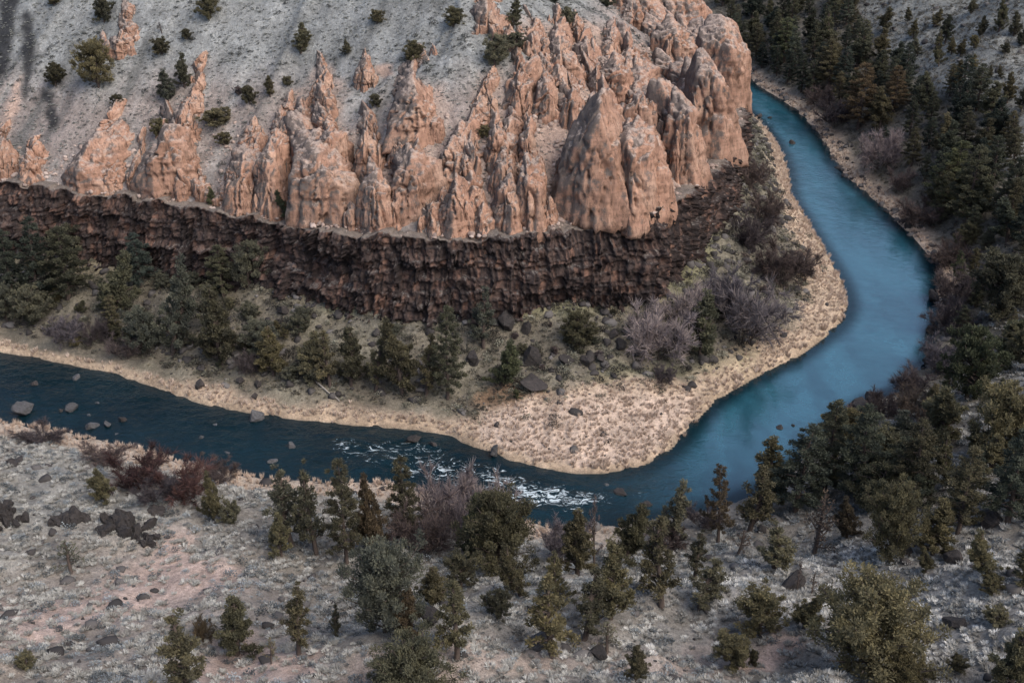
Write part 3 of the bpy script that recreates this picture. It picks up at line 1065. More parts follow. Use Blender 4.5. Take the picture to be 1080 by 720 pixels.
def tubes(paths, sides=5):
    """paths: list of (points (n,3), radii (n,))"""
    Vs, Fs, o = [], [], 0
    for P, r in paths:
        P, r = np.asarray(P, float), np.asarray(r, float)
        n = len(P)
        T = np.gradient(P, axis=0)
        T /= np.linalg.norm(T, axis=1, keepdims=True) + 1e-9
        ref = np.array([0, 0, 1.0]) if abs(T[0, 2]) < .8 else np.array([1.0, 0, 0])
        U = np.cross(T, ref)
        U /= np.linalg.norm(U, axis=1, keepdims=True) + 1e-9
        W = np.cross(T, U)
        a = np.arange(sides) / sides * 2 * math.pi
        ring = P[:, None, :] + r[:, None, None] * (U[:, None, :] * np.cos(a)[None, :, None] + W[:, None, :] * np.sin(a)[None, :, None])
        Vs.append(ring.reshape(-1, 3))
        i = np.arange(n - 1)[:, None] * sides + np.arange(sides)[None, :]
        j = np.arange(n - 1)[:, None] * sides + (np.arange(sides)[None, :] + 1) % sides
        Fs.append(np.stack([i, j, j + sides, i + sides], -1).reshape(-1, 4) + o)
        o += n * sides
    return np.concatenate(Vs), np.concatenate(Fs)


def sprays(C, rad, per, ln, wd, g, up=.35, flat=.75, shade=None):
    """a diamond-shaped spray of leaves at random points of every clump; C (n,3), rad (n,)"""
    n = len(C)
    k = n * per
    ci = np.repeat(np.arange(n), per)
    d = unit(g.normal(size=(k, 3)))
    rr = rad[ci] * g.random(k) ** .45
    off = d * rr[:, None]
    off[:, 2] *= flat
    P = C[ci] + off
    ax = unit(d + g.normal(size=(k, 3)) * .6 + np.array([0, 0, up]))
    sd = unit(np.cross(ax, g.normal(size=(k, 3))))
    l = ln * (.6 + .8 * g.random(k))[:, None]
    w = wd * (.6 + .8 * g.random(k))[:, None]
    V = np.stack([P - ax * l * .5, P + sd * w * .5, P + ax * l * .5, P - sd * w * .5], 1).reshape(-1, 3)
    F = np.arange(k * 4).reshape(-1, 4)
    sc = g.random(n) if shade is None else shade
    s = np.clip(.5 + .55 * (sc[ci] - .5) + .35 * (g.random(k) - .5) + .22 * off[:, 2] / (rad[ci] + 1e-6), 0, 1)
    return V, F, np.repeat(s, 4)


def limb(p0, d, L, r0, g, n=6, droop=0.0, wander=.12):
    P = [np.array(p0, float)]
    d = unit(np.array(d, float))
    for k in range(n - 1):
        d = unit(d + g.normal(size=3) * wander + np.array([0, 0, droop]))
        P.append(P[-1] + d * L / (n - 1))
    return np.array(P), r0 * np.linspace(1, .25, n)


def gen_juniper(seed, Hn, Wn, start=.06, dens=1.0, cone=.5, per=46, lobes=0):
    g = np.random.default_rng(seed)
    paths, C = [], []
    trunk, tr = limb((0, 0, -.3), (.08 * g.normal(), .08 * g.normal(), 1), Hn * .93 + .3, .05 * Hn ** .8, g, 9, .25, .07)
    paths.append((trunk, tr))
    ph = g.random() * 7
    nb = int(40 * dens)
    lop = g.normal(size=2) * .14 * Wn
    for b in range(nb):
        f = start + (1 - start) * ((b + .5) / nb) ** .85
        z = f * Hn
        c = np.array([np.interp(z, trunk[:, 2], trunk[:, 0]), np.interp(z, trunk[:, 2], trunk[:, 1]), z * .82])
        ang = ph + b * 2.4 + g.normal() * .35
        # crown outline: rounded below, drawn in above, uneven
        prof = (1 - f ** (1.5 + 1.2 * (1 - cone))) ** (.5 + .4 * cone) * min(1, .62 + f * 2.2)
        R_ = .5 * Wn * prof * (.62 + .55 * g.random())
        if g.random() < .14:
            R_ *= 1.22
        R_ = max(R_, .1 * Wn)
        d = np.array([math.cos(ang), math.sin(ang), .35 + .5 * f])
        P, r = limb(c, d, R_, .012 * Hn, g, 5, .06, .13)
        P[:, :2] += lop * f * (1 - f)
        paths.append((P, r))
        m = max(1, int(round(R_ / (.085 * Wn))))
        for q in range(m):
            t = 1 - .78 * (q / max(m, 1)) if m > 1 else 1
            pt = np.array([np.interp(t, np.linspace(0, 1, 5), P[:, a]) for a in range(3)])
            C.append(pt + g.normal(size=3) * .035 * Wn)
    top = trunk[-1]
    for q in range(4):
        C.append(top + g.normal(size=3) * np.array([.04 * Wn, .04 * Wn, .03 * Hn]) - np.array([0, 0, .02 * Hn * q]))
    C = np.array(C)
    C = C[g.random(len(C)) < .84]
    C[:, 2] = np.maximum(C[:, 2], .04 * Hn)
    rad = (.056 * Wn + .026 * Hn) * (.65 + .6 * g.random(len(C)))
    lf = .013 * Hn + .085
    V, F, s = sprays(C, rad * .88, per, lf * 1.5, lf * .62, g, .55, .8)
    return tubes(paths, 5), (V, F, s)


def gen_pine(seed, Hn, Wn, start=.18, dens=1.0, per=34, ragged=.3):
    g = np.random.default_rng(seed)
    paths, C = [], []
    trunk, tr = limb((0, 0, -.4), (.02 * g.normal(), .02 * g.normal(), 1), Hn + .3, .024 * Hn, g, 10, .15, .022)
    paths.append((trunk, tr * np.linspace(1, .6, 10)))
    nb = int(52 * dens)
    ph = g.random() * 7
    for b in range(nb):
        f = start + (1 - start) * ((b + .4) / nb)
        z = f * Hn
        c = np.array([np.interp(z, trunk[:, 2], trunk[:, 0]), np.interp(z, trunk[:, 2], trunk[:, 1]), z])
        ang = ph + b * 2.4 + g.normal() * .3
        g_ = (f - start) / (1 - start)
        R_ = .5 * Wn * (min(1, .55 + g_ * 2.5) * (1 - g_) ** .72 + .05) * (1 - ragged + 2 * ragged * g.random())
        d = np.array([math.cos(ang), math.sin(ang), -.12 + .55 * g_])
        P, r = limb(c, d, R_, .008 * Hn * (1.1 - g_), g, 5, .06, .07)
        paths.append((P, r))
        m = max(1, int(round(R_ / (.10 * Wn))))
        for q in range(m):
            t = 1 - .72 * (q / m)
            pt = np.array([np.interp(t, np.linspace(0, 1, 5), P[:, a]) for a in range(3)])
            C.append(pt + g.normal(size=3) * .03 * Wn)
    C.append(trunk[-1] - [0, 0, .01 * Hn])
    C = np.array(C)
    rad = (.055 * Wn + .012 * Hn) * (.7 + .6 * g.random(len(C)))
    lf = .008 * Hn + .085
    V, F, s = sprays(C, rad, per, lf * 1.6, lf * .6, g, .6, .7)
    return tubes(paths, 5), (V, F, s)


def gen_bare(seed, Hn, Wn, stems=13):
    """leafless brush: many stems from the root, forking twice into fine twigs"""
    g = np.random.default_rng(seed)
    paths, tw = [], []
    for a in range(stems):
        ang = a * 2.4 + g.normal() * .3
        out = (.15 + .85 * ((a + .5) / stems)) * .5 * Wn / Hn * 1.2
        d = np.array([math.cos(ang) * out, math.sin(ang) * out, 1.0])
        P, r = limb((.08 * Wn * math.cos(ang), .08 * Wn * math.sin(ang), -.15), d, Hn * (.52 + .3 * g.random()), .007 * Hn, g, 7, .0, .14)
        paths.append((P, r))
        for b in range(8):
            t = .25 + .72 * b / 7
            p = np.array([np.interp(t, np.linspace(0, 1, 7), P[:, q]) for q in range(3)])
            dd = unit(P[-1] - P[0]) + g.normal(size=3) * .75
            Q, r2 = limb(p, dd, Hn * .30 * (1.1 - .5 * t), .0035 * Hn, g, 5, .03, .2)
            paths.append((Q, r2))
            for c in range(46):
                tt = .2 + .8 * g.random()
                tw.append((np.array([np.interp(tt, np.linspace(0, 1, 5), Q[:, q]) for q in range(3)]), unit(Q[-1] - Q[0])))
    p = np.array([q[0] for q in tw])
    d = unit(np.array([q[1] for q in tw]) + g.normal(size=(len(tw), 3)) * .7 + [0, 0, .3])
    k = len(p)
    l = Hn * .12 * (.5 + g.random(k))[:, None]
    sd = unit(np.cross(d, g.normal(size=(k, 3)))) * (.0030 * Hn + .008)
    V = np.stack([p - sd, p + sd, p + d * l + sd * .3, p + d * l - sd * .3], 1).reshape(-1, 3)
    F = np.arange(4 * k).reshape(-1, 4)
    s = np.repeat(np.clip(.5 + .3 * g.normal(size=k) + .25 * (p[:, 2] / Hn - .6), 0, 1), 4)
    return tubes(paths, 3), (V, F, s)


VARIANTS = {}


def reg(kind, Hn, Wn, parts, names, bark):
    (tv, tf), (cv, cf, cs) = parts
    t = make_mesh(names[0], tv, tf, bark, True)
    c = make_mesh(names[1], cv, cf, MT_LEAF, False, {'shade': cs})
    z = np.concatenate([tv[:, 2], cv[:, 2]])
    wd = np.percentile(np.abs(cv[:, 0]), 98) + np.percentile(np.abs(cv[:, 1]), 98)
    VARIANTS.setdefault(kind, []).append((t, c, float(np.percentile(cv[:, 2], 99.6)), float(wd), names))


for q in range(5):
    reg('round', 6, 6, gen_juniper(100 + q, 6, 6, .05, 1.25, .25, 90), ('trunk', 'crown'), MT_BARK)
for q in range(3):
    reg('large', 11, 12, gen_juniper(300 + q, 11, 12, .04, 2.1, .2, 100), ('trunk', 'crown'), MT_BARK)
for q in range(6):
    reg('cone', 8, 4.6, gen_juniper(120 + q, 8, 4.6, .07, 1.1, .9, 84), ('trunk', 'crown'), MT_BARK)
for q in range(5):
    reg('thin', 9, 4.2, gen_juniper(140 + q, 9, 4.2, .16, .68, .8, 52), ('trunk', 'crown'), MT_BARK)
for q in range(6):
    reg('pine', 14, 5.6, gen_pine(160 + q, 14, 5.6, .14, 1.1, 72), ('trunk', 'crown'), MT_BARK)
for q in range(3):
    reg('lean_pine', 12, 4.4, gen_pine(180 + q, 12, 4.4, .24, .8, 46, .45), ('trunk', 'crown'), MT_BARK)
for q in range(4):
    reg('bush', 2.6, 3.0, gen_juniper(200 + q, 2.6, 3.0, .03, .8, .3, 60), ('trunk', 'crown'), MT_BARK)
for q in range(4):
    reg('bare', 4, 5, gen_bare(220 + q, 4, 5), ('stem', 'twigs'), MT_BARK)
for q in range(2):
    reg('scrawny', 6, 3.5, gen_juniper(240 + q, 6, 3.5, .2, .42, .5, 10), ('trunk', 'crown'), MT_BARK)

TINT = dict(
    olive=(.138, .126, .078), dark=(.092, .094, .066), deep=(.068, .079, .064), green=(.094, .103, .062), grey=(.128, .128, .098),
    pale=(.165, .155, .105), brown=(.112, .086, .058), rust=(.118, .092, .078), dull=(.106, .098, .066),
    purple=(.18, .155, .17), mauve=(.25, .22, .235), maroon=(.092, .054, .054), plum=(.120, .096, .098), ash=(.20, .18, .17))
CAT = dict(round='juniper tree', large='juniper tree', cone='juniper tree', thin='juniper tree', pine='pine tree', lean_pine='pine tree', bush='shrub',
           bare='bare shrub', scrawny='dead tree')
NAME = dict(round='juniper_tree', large='juniper_tree', cone='juniper_tree', thin='juniper_tree', pine='pine_tree', lean_pine='pine_tree', bush='shrub',
            bare='bare_shrub', scrawny='dead_tree')


def plant_at(kind, p, hm, wm, tint, label, group=None, pick=None, small=False):
    vs = VARIANTS[kind]
    t, c, hn, wn, names = vs[(pick if pick is not None else rng.integers(len(vs))) % len(vs)]
    root = bpy.data.objects.new(NAME[kind], None)
    COL.objects.link(root)
    root.empty_display_size = .5
    root.location = p
    root.rotation_euler = (0, 0, rng.random() * 6.283)
    root.scale = (wm / wn, wm / wn, hm / hn)
    tag(root, label, CAT[kind], group)
    for me, nm in ((c, names[1]), (t, names[0])):
        o = link(nm, me, root)
        base = np.array(TINT[tint]) * (1 + .14 * rng.normal())
        o.color = (*[float(q) for q in base], 1)
    if kind == 'bare':
        root.children[1].color = root.children[0].color
    return root


def plant(kind, u, v, hpx, wpx, tint, label, group=None, pick=None):
    p = hit(u, v)
    pv, ph = px_per_m(p)
    p[2] = float(height(p[0], p[1])) - .05
    return plant_at(kind, p, hpx / pv, wpx / ph, tint, label, group, pick)
G_HILL = 'junipers and shrubs on the pale slope above the cliff'
G_BENCH = 'trees on the riverbank under the dark cliff'
G_NEAR = 'trees on the near slope'
G_SCREE = 'small trees on the pale scree hillside at far right'
G_BRUSH = 'leafless brush along the river'
G_RIGHT = 'evergreens along the right bank'
# kind, base u, base v, height px, width px, tint, label
PLANTS = [
    # --- pale slope, upper left
    ('bush', 57, 6, 14, 16, 'dull', 'small dark shrub at the top edge, farthest left', G_HILL),
    ('bush', 110, 24, 28, 22, 'dull', 'dark shrub at the top edge, above the leaning tan slab', G_HILL),
    ('round', 220, 21, 27, 25, 'olive', 'olive juniper at the top edge straight above the slender tan spire', G_HILL),
    ('cone', 317, 56, 31, 20, 'olive', 'upright juniper above the highest thin pinnacle, left of it', G_HILL),
    ('bush', 171, 58, 18, 19, 'dull', 'small round juniper right of the leaning tan slab', G_HILL),
    ('bush', 198, 42, 12, 13, 'dull', 'tiny juniper between the olive top juniper and a round one', G_HILL),
    ('round', 104, 92, 50, 36, 'olive', 'largest juniper on the pale slope, below the leaning tan slab', G_HILL),
    ('bush', 59, 91, 25, 23, 'dull', 'dark rounded juniper left of the largest slope juniper', G_HILL),
    ('bush', 124, 112, 13, 12, 'dull', 'tiny juniper below the largest slope juniper', G_HILL),
    ('cone', 177, 107, 34, 20, 'grey', 'greyish juniper just left of the slender tan spire', G_HILL),
    ('cone', 195, 92, 36, 18, 'dull', 'dark juniper touching the top of the slender tan spire', G_HILL),
    ('bush', 168, 145, 20, 16, 'olive', 'little juniper on the shoulder of the double-lobed tan fin', G_HILL),
    ('bush', 228, 134, 20, 29, 'dull', 'wide low juniper right of the slender tan spire', G_HILL),
    ('bush', 236, 153, 14, 15, 'dull', 'small low juniper under the wide low one', G_HILL),
    ('bush', 264, 110, 20, 18, 'dull', 'scrubby juniper beside a small pointed one', G_HILL),
    ('cone', 285, 102, 23, 11, 'dull', 'small pointed juniper in the middle of the pale slope', G_HILL),
    ('bush', 303, 91, 11, 11, 'dull', 'tiny shrub left of the highest thin pinnacle', G_HILL),
    ('bush', 252, 100, 9, 9, 'plum', 'tiny dark shrub left of the scrubby juniper', G_HILL),
    ('scrawny', 171, 35, 12, 8, 'plum', 'small dead stem standing on the pale slope', G_HILL),
    ('round', 438, 68, 24, 22, 'olive', 'juniper perched on top of the broken tan crag', G_HILL),
    ('round', 478, 28, 20, 22, 'olive', 'neat round juniper near the top edge, right of the photo middle', G_HILL),
    ('bush', 398, 25, 15, 15, 'dull', 'small juniper near the top edge, left of the neat round one', G_HILL),
    ('cone', 366, 57, 17, 13, 'dull', 'small dark juniper above the lone tan knob', G_HILL),
    ('bush', 397, 113, 14, 14, 'dull', 'small shrub beside the foot of the broken tan crag', G_HILL),
    ('cone', 541, 30, 32, 20, 'olive', 'tall juniper at the top edge on the tan outcrop', G_HILL),
    ('bush', 598, 26, 18, 17, 'pale', 'pale shrub on the upper tan rock mass', G_HILL),
    ('round', 522, 70, 34, 28, 'grey', 'grey-green juniper at the head of the long slanting tan ridge', G_HILL),
    ('bush', 543, 52, 18, 22, 'grey', 'grey-green shrub just right of the grey-green juniper', G_HILL),
    ('bush', 640, 8, 12, 15, 'dark', 'dark shrub at the top edge over the pale wedge of slope', G_HILL),
    ('bush', 585, 4, 12, 15, 'dark', 'dark shrub at the top edge, left of the pale wedge of slope', G_HILL),
    ('bush', 511, 146, 14, 14, 'olive', 'small olive shrub in the gully behind the hollowed fin', G_HILL),
    ('cone', 224, 222, 24, 12, 'green', 'slim green juniper on the rim beside the low pink ledge', G_HILL),
    ('cone', 300, 232, 30, 14, 'green', 'slim green juniper in the dark cleft beside the wide flat-faced block', G_HILL),
    # --- bench under the cliff, left to right
    ('pine', 14, 318, 72, 34, 'deep', 'dark pine cut by the left edge below the dark cliff', G_BENCH),
    ('round', 8, 340, 40, 30, 'grey', 'grey-green round tree at the left edge over the tan shore', G_BENCH),
    ('pine', 40, 322, 88, 36, 'deep', 'tall dark pine near the left edge, taller of the pair', G_BENCH),
    ('pine', 72, 315, 72, 46, 'dark', 'broad dull-green pine right of the tall dark pair', G_BENCH),
    ('cone', 126, 334, 66, 34, 'dark', 'dark tree in front of the cliff left of the broad grey-green one', G_BENCH),
    ('pine', 148, 302, 56, 34, 'deep', 'dark pine close under the cliff at left', G_BENCH),
    ('cone', 182, 374, 92, 50, 'grey', 'largest grey-green tree on the left bank', G_BENCH),
    ('round', 152, 372, 48, 40, 'grey', 'low pale-green bushy tree leaning on the largest grey-green one', G_BENCH),
    ('cone', 232, 384, 78, 42, 'dull', 'dense olive-dark tree right of the largest grey-green one', G_BENCH),
    ('pine', 236, 312, 50, 34, 'dark', 'dark tree close under the cliff behind the dense olive-dark one', G_BENCH),
    ('round', 262, 302, 46, 40, 'grey', 'pale tree close under the cliff, right of a dark one', G_BENCH),
    ('cone', 288, 396, 44, 32, 'olive', 'yellow-olive tree left of the thin fallen log', G_BENCH),
    ('cone', 326, 398, 44, 30, 'pale', 'yellowish tree standing over the thin fallen log', G_BENCH),
    ('thin', 348, 408, 56, 28, 'dull', 'first of the row of upright trees right of the thin fallen log', G_BENCH),
    ('cone', 370, 406, 58, 28, 'dull', 'second of the row of upright trees right of the thin fallen log', G_BENCH),
    ('thin', 396, 412, 62, 30, 'olive', 'third of the row of upright trees right of the thin fallen log', G_BENCH),
    ('cone', 425, 416, 76, 34, 'dull', 'dark upright tree left of the tallest one in the bank row', G_BENCH),
    ('thin', 449, 418, 60, 28, 'dull', 'slim tree between the two tallest of the bank row', G_BENCH),
    ('pine', 472, 420, 92, 36, 'dark', 'tallest tree of the bank row, beside the rust-coloured ground', G_BENCH),
    ('thin', 510, 366, 62, 28, 'grey', 'grey-green tree reaching up the dark cliff behind the bushy green one', G_BENCH),
    ('cone', 528, 406, 52, 38, 'green', 'bushy green tree beside the rust-coloured ground', G_BENCH),
    ('round', 608, 368, 38, 34, 'olive', 'round olive tree right of the big dark boulder', G_BENCH),
    ('bush', 545, 420, 10, 8, 'green', 'tiny green seedling on the rust-coloured ground', G_BENCH),
    ('cone', 738, 376, 66, 40, 'dark', 'dark tree among the purple brush on the point', G_BENCH),
    ('bush', 315, 352, 20, 22, 'grey', 'grey shrub below the mossy ledge of the cliff', G_BENCH),
    # --- leafless brush on the bench and point
    ('bare', 690, 376, 58, 72, 'mauve', 'pale purple brush left of the dark tree on the point', G_BRUSH),
    ('bare', 722, 354, 50, 60, 'mauve', 'purple brush behind the dark tree on the point', G_BRUSH),
    ('bare', 785, 356, 62, 84, 'mauve', 'widest purple brush on the point, right of the dark tree', G_BRUSH),
    ('bare', 760, 332, 46, 56, 'purple', 'purple brush between the widest one and the cliff end', G_BRUSH),
    ('bare', 822, 300, 44, 56, 'plum', 'dark plum brush above the widest purple brush', G_BRUSH),
    ('bare', 846, 292, 24, 36, 'plum', 'small dark brush next to the tan shore of the point', G_BRUSH),
    ('bare', 792, 262, 40, 44, 'plum', 'dark brush halfway up the bank right of the cliff end', G_BRUSH),
    ('bare', 806, 236, 34, 40, 'plum', 'dark brush upriver along the point, second from the top', G_BRUSH),
    ('bare', 796, 196, 28, 34, 'plum', 'dark brush farthest upriver below the headland end', G_BRUSH),
    ('bare', 700, 405, 20, 24, 'plum', 'small lone brush in the grass of the point', G_BRUSH),
    ('bare', 70, 360, 24, 42, 'purple', 'grey-purple brush at the left over the tan shore', G_BRUSH),
    ('bare', 106, 360, 28, 28, 'plum', 'dark tangle of brush between two grey-purple ones at left', G_BRUSH),
    ('bare', 132, 378, 26, 32, 'purple', 'grey-purple brush below the low pale-green bushy tree', G_BRUSH),
    ('bare', 262, 396, 24, 30, 'purple', 'brush at the foot of the yellow-olive tree by the log', G_BRUSH),
    # --- near shore brush
    ('bare', 150, 512, 34, 66, 'maroon', 'bright red leafless brush on the near shore', G_BRUSH),
    ('bare', 112, 492, 20, 56, 'plum', 'low reddish brush left of the bright red one', G_BRUSH),
    ('bare', 198, 524, 34, 62, 'maroon', 'dark red brush right of the bright red one', G_BRUSH),
    ('bare', 172, 528, 26, 50, 'plum', 'dark plum brush in front of the two red ones', G_BRUSH),
    ('bare', 232, 508, 20, 40, 'plum', 'small plum brush at the water below the red ones', G_BRUSH),
    ('bare', 44, 466, 14, 50, 'plum', 'low reddish brush along the near shore at the left edge', G_BRUSH),
    ('bare', 474, 566, 70, 76, 'purple', 'largest purple bare tree by the white rapids', G_BRUSH),
    ('bare', 510, 556, 58, 60, 'mauve', 'pale mauve bare tree at the right of the largest purple one', G_BRUSH),
    ('bare', 446, 584, 50, 60, 'plum', 'dark bare brush in front of the largest purple tree', G_BRUSH),
    ('bare', 592, 590, 38, 50, 'purple', 'bare brush behind the leaning dead stem by the rapids', G_BRUSH),
    ('bare', 700, 578, 26, 52, 'plum', 'plum brush at the near shore left of the pale-topped thin tree', G_BRUSH),
    ('bare', 742, 556, 22, 40, 'plum', 'small plum brush at the near shore right of the pale-topped thin tree', G_BRUSH),
    # --- near slope, left part
    ('cone', 112, 530, 36, 26, 'olive', 'small olive juniper above the dark outcrop on the near slope', G_NEAR),
    ('cone', 225, 548, 56, 28, 'olive', 'olive juniper right of the red brush', G_NEAR),
    ('bush', 244, 552, 22, 22, 'pale', 'small pale shrub at the foot of the olive juniper by the red brush', G_NEAR),
    ('scrawny', 75, 604, 30, 34, 'dark', 'scraggy dark shrub below the dark outcrop on the near slope', G_NEAR),
    ('cone', 250, 690, 58, 40, 'olive', 'squat olive juniper below the dirt track, left of the slim one', G_NEAR),
    ('thin', 315, 690, 70, 34, 'dull', 'slim dark pine-like juniper beside the squat one', G_NEAR),
    ('thin', 353, 676, 36, 14, 'dull', 'narrow young tree left of the biggest round juniper', G_NEAR),
    ('thin', 190, 740, 86, 54, 'dull', 'thin-crowned juniper cut by the bottom edge at left', G_NEAR),
    ('bush', 28, 706, 18, 20, 'olive', 'small olive shrub at the bottom left corner', G_NEAR),
    ('bare', 215, 672, 20, 26, 'brown', 'brown dead shrub beside the squat olive juniper', G_NEAR),
    ('scrawny', 286, 700, 26, 16, 'olive', 'thin sapling between the squat and the slim juniper', G_NEAR),
    ('thin', 309, 576, 82, 40, 'grey', 'grey-green tall tree at the left end of the near shore grove', G_NEAR),
    ('cone', 297, 586, 44, 22, 'olive', 'small olive tree in front of the grey-green tall one', G_NEAR),
    ('thin', 334, 584, 92, 34, 'dull', 'tall dark-trunked tree second from the left in the near shore grove', G_NEAR),
    ('pine', 366, 594, 102, 38, 'dull', 'tallest tree of the near shore grove, left of a brownish one', G_NEAR),
    ('cone', 394, 582, 88, 40, 'brown', 'brownish tree in the near shore grove', G_NEAR),
    ('pine', 426, 574, 88, 34, 'dull', 'dark narrow tree left of the largest purple bare tree', G_NEAR),
    ('large', 406, 666, 90, 80, 'grey', 'biggest round olive-grey juniper on the near slope', G_NEAR),
    ('cone', 428, 676, 48, 30, 'brown', 'small brownish tree in front of the biggest round juniper', G_NEAR),
    ('thin', 482, 696, 76, 44, 'olive', 'lone juniper with a bare lower trunk right of the biggest round one', G_NEAR),
    ('round', 487, 620, 36, 34, 'dull', 'small dense juniper above the lone bare-trunked one', G_NEAR),
    ('large', 526, 604, 80, 74, 'olive', 'large olive tree below the mauve bare tree', G_NEAR),
    ('cone', 497, 590, 66, 34, 'green', 'dark green tree at the left side of the large olive tree', G_NEAR),
    ('cone', 549, 628, 54, 36, 'dull', 'mid-sized dull tree in front of the large olive one', G_NEAR),
    ('round', 524, 652, 30, 32, 'dull', 'low dense juniper left of the grey boulder', G_NEAR),
    ('thin', 583, 692, 86, 50, 'olive', 'tall juniper standing over the grey boulder', G_NEAR),
    ('cone', 590, 636, 44, 32, 'olive', 'small olive juniper behind the tall one over the grey boulder', G_NEAR),
    ('thin', 616, 674, 64, 46, 'dull', 'dark spreading juniper right of the grey boulder', G_NEAR),
    ('cone', 609, 606, 66, 36, 'dull', 'dull tree left of the leaning dead stem by the rapids', G_NEAR),
    ('scrawny', 627, 602, 80, 18, 'plum', 'leaning dead stem by the rapids', G_NEAR),
    ('cone', 660, 596, 62, 38, 'olive', 'bright olive tree at the water right of the rapids', G_NEAR),
    ('cone', 644, 652, 78, 42, 'olive', 'olive tree in front of the bright one at the water', G_NEAR),
    ('thin', 698, 640, 88, 46, 'dull', 'tall dark juniper left of the low spreading one on the pale slope', G_NEAR),
    ('thin', 708, 574, 72, 34, 'grey', 'pale-topped thin tree against the blue water', G_NEAR),
    ('thin', 736, 642, 46, 46, 'dull', 'low spreading juniper right of the tall dark one', G_NEAR),
    ('thin', 732, 612, 50, 26, 'dull', 'slim tree behind the low spreading juniper', G_NEAR),
    ('scrawny', 640, 688, 28, 30, 'pale', 'pale twiggy bush at the lower middle', G_NEAR),
    ('cone', 670, 718, 36, 22, 'dull', 'small dark juniper at the bottom edge in the middle', G_NEAR),
    ('large', 434, 752, 74, 84, 'olive', 'bushy juniper cut by the bottom edge left of the middle', G_NEAR),
    ('cone', 460, 640, 40, 30, 'dull', 'small dark juniper behind the lone bare-trunked one', G_NEAR),
    # --- near slope, right part
    ('lean_pine', 757, 574, 80, 34, 'brown', 'brownish pointed pine against the blue water', G_NEAR),
    ('thin', 790, 562, 70, 40, 'dull', 'thin dull juniper right of the brownish pointed pine', G_NEAR),
    ('scrawny', 778, 584, 24, 24, 'rust', 'rusty dead shrub below the brownish pointed pine', G_NEAR),
    ('cone', 812, 536, 62, 44, 'olive', 'olive tree leaning over the blue water at the near bend', G_NEAR),
    ('pine', 838, 540, 86, 56, 'deep', 'large near-black tree at the near bend of the river', G_NEAR),
    ('pine', 868, 524, 98, 48, 'dark', 'tall dark tree behind the near-black one at the near bend', G_NEAR),
    ('pine', 904, 528, 96, 50, 'deep', 'dark broad pine right of the tall dark one at the near bend', G_NEAR),
    ('thin', 816, 600, 54, 42, 'pale', 'sparse pale juniper left of the reddish sparse one', G_NEAR),
    ('scrawny', 858, 588, 70, 44, 'rust', 'reddish sparse dying juniper on the pale slope', G_NEAR),
    ('cone', 893, 566, 48, 34, 'brown', 'brownish juniper behind the big open-crowned olive one', G_NEAR),
    ('large', 938, 592, 76, 58, 'olive', 'big open-crowned olive juniper in the middle of the right slope', G_NEAR),
    ('cone', 984, 584, 54, 40, 'olive', 'olive juniper just right of the big open-crowned one', G_NEAR),
    ('pine', 1010, 562, 84, 46, 'dull', 'tall dull pine above the olive juniper on the right slope', G_NEAR),
    ('pine', 966, 530, 84, 48, 'dull', 'brown-green pine behind the big open-crowned juniper', G_NEAR),
    ('pine', 1062, 552, 92, 56, 'deep', 'dark pine at the right edge above the pale slope', G_NEAR),
    ('cone', 1042, 608, 48, 38, 'olive', 'juniper on the pale slope near the right edge', G_NEAR),
    ('bush', 1046, 624, 16, 26, 'olive', 'low shrub in front of the juniper near the right edge', G_NEAR),
    ('round', 802, 670, 46, 50, 'olive', 'rounded juniper left of the largest foreground one', G_NEAR),
    ('cone', 847, 662, 36, 28, 'olive', 'small juniper between the rounded and the largest foreground one', G_NEAR),
    ('round', 773, 704, 34, 40, 'olive', 'low juniper beside the pink bare earth at the bottom', G_NEAR),
    ('bush', 794, 702, 18, 12, 'dull', 'tiny upright shrub right of the low juniper by the pink earth', G_NEAR),
    ('large', 918, 712, 92, 112, 'olive', 'largest juniper of the foreground, wide and dense', G_NEAR),
    ('round', 950, 732, 42, 50, 'olive', 'yellow-green juniper cut by the bottom edge under the largest one', G_NEAR),
    ('cone', 1062, 732, 66, 44, 'olive', 'olive juniper in the bottom right corner', G_NEAR),
    ('cone', 976, 604, 26, 16, 'olive', 'little juniper below the olive one right of the big open-crowned', G_NEAR),
    ('bush', 1048, 658, 18, 26, 'pale', 'pale low shrub on the slope near the right edge', G_NEAR),
    ('scrawny', 840, 624, 36, 10, 'plum', 'short dead trunk standing left of the largest foreground juniper', G_NEAR),
    ('scrawny', 856, 626, 24, 14, 'rust', 'small rusty dead sapling beside the short dead trunk', G_NEAR),
    ('thin', 1076, 620, 40, 30, 'olive', 'thin juniper cut by the right edge on the pale slope', G_NEAR),
    ('bush', 1010, 706, 14, 20, 'dull', 'low shrub left of the bottom right corner juniper', G_NEAR),
    # --- pale scree hillside far right
    ('cone', 932, 34, 27, 15, 'dull', 'juniper at the left edge of the pale scree, by the forest', G_SCREE),
    ('cone', 957, 23, 15, 9, 'dull', 'small juniper near the top of the scree, second from the left', G_SCREE),
    ('cone', 986, 29, 19, 12, 'dull', 'small juniper near the top of the scree, third from the left', G_SCREE),
    ('cone', 963, 40, 20, 11, 'olive', 'olive juniper in the upper left part of the scree', G_SCREE),
    ('cone', 997, 46, 30, 14, 'dark', 'dark taller juniper in the upper middle of the scree', G_SCREE),
    ('bush', 1024, 15, 15, 10, 'dull', 'small juniper at the top of the scree right of the middle', G_SCREE),
    ('cone', 1033, 38, 21, 12, 'dull', 'dark juniper in the upper right part of the scree', G_SCREE),
    ('cone', 1053, 34, 36, 15, 'dark', 'tallest juniper on the scree near the right edge', G_SCREE),
    ('cone', 1069, 38, 26, 13, 'dull', 'juniper just right of the tallest one on the scree', G_SCREE),
    ('bush', 1077, 49, 18, 12, 'dark', 'dark shrub cut by the right edge on the scree', G_SCREE),
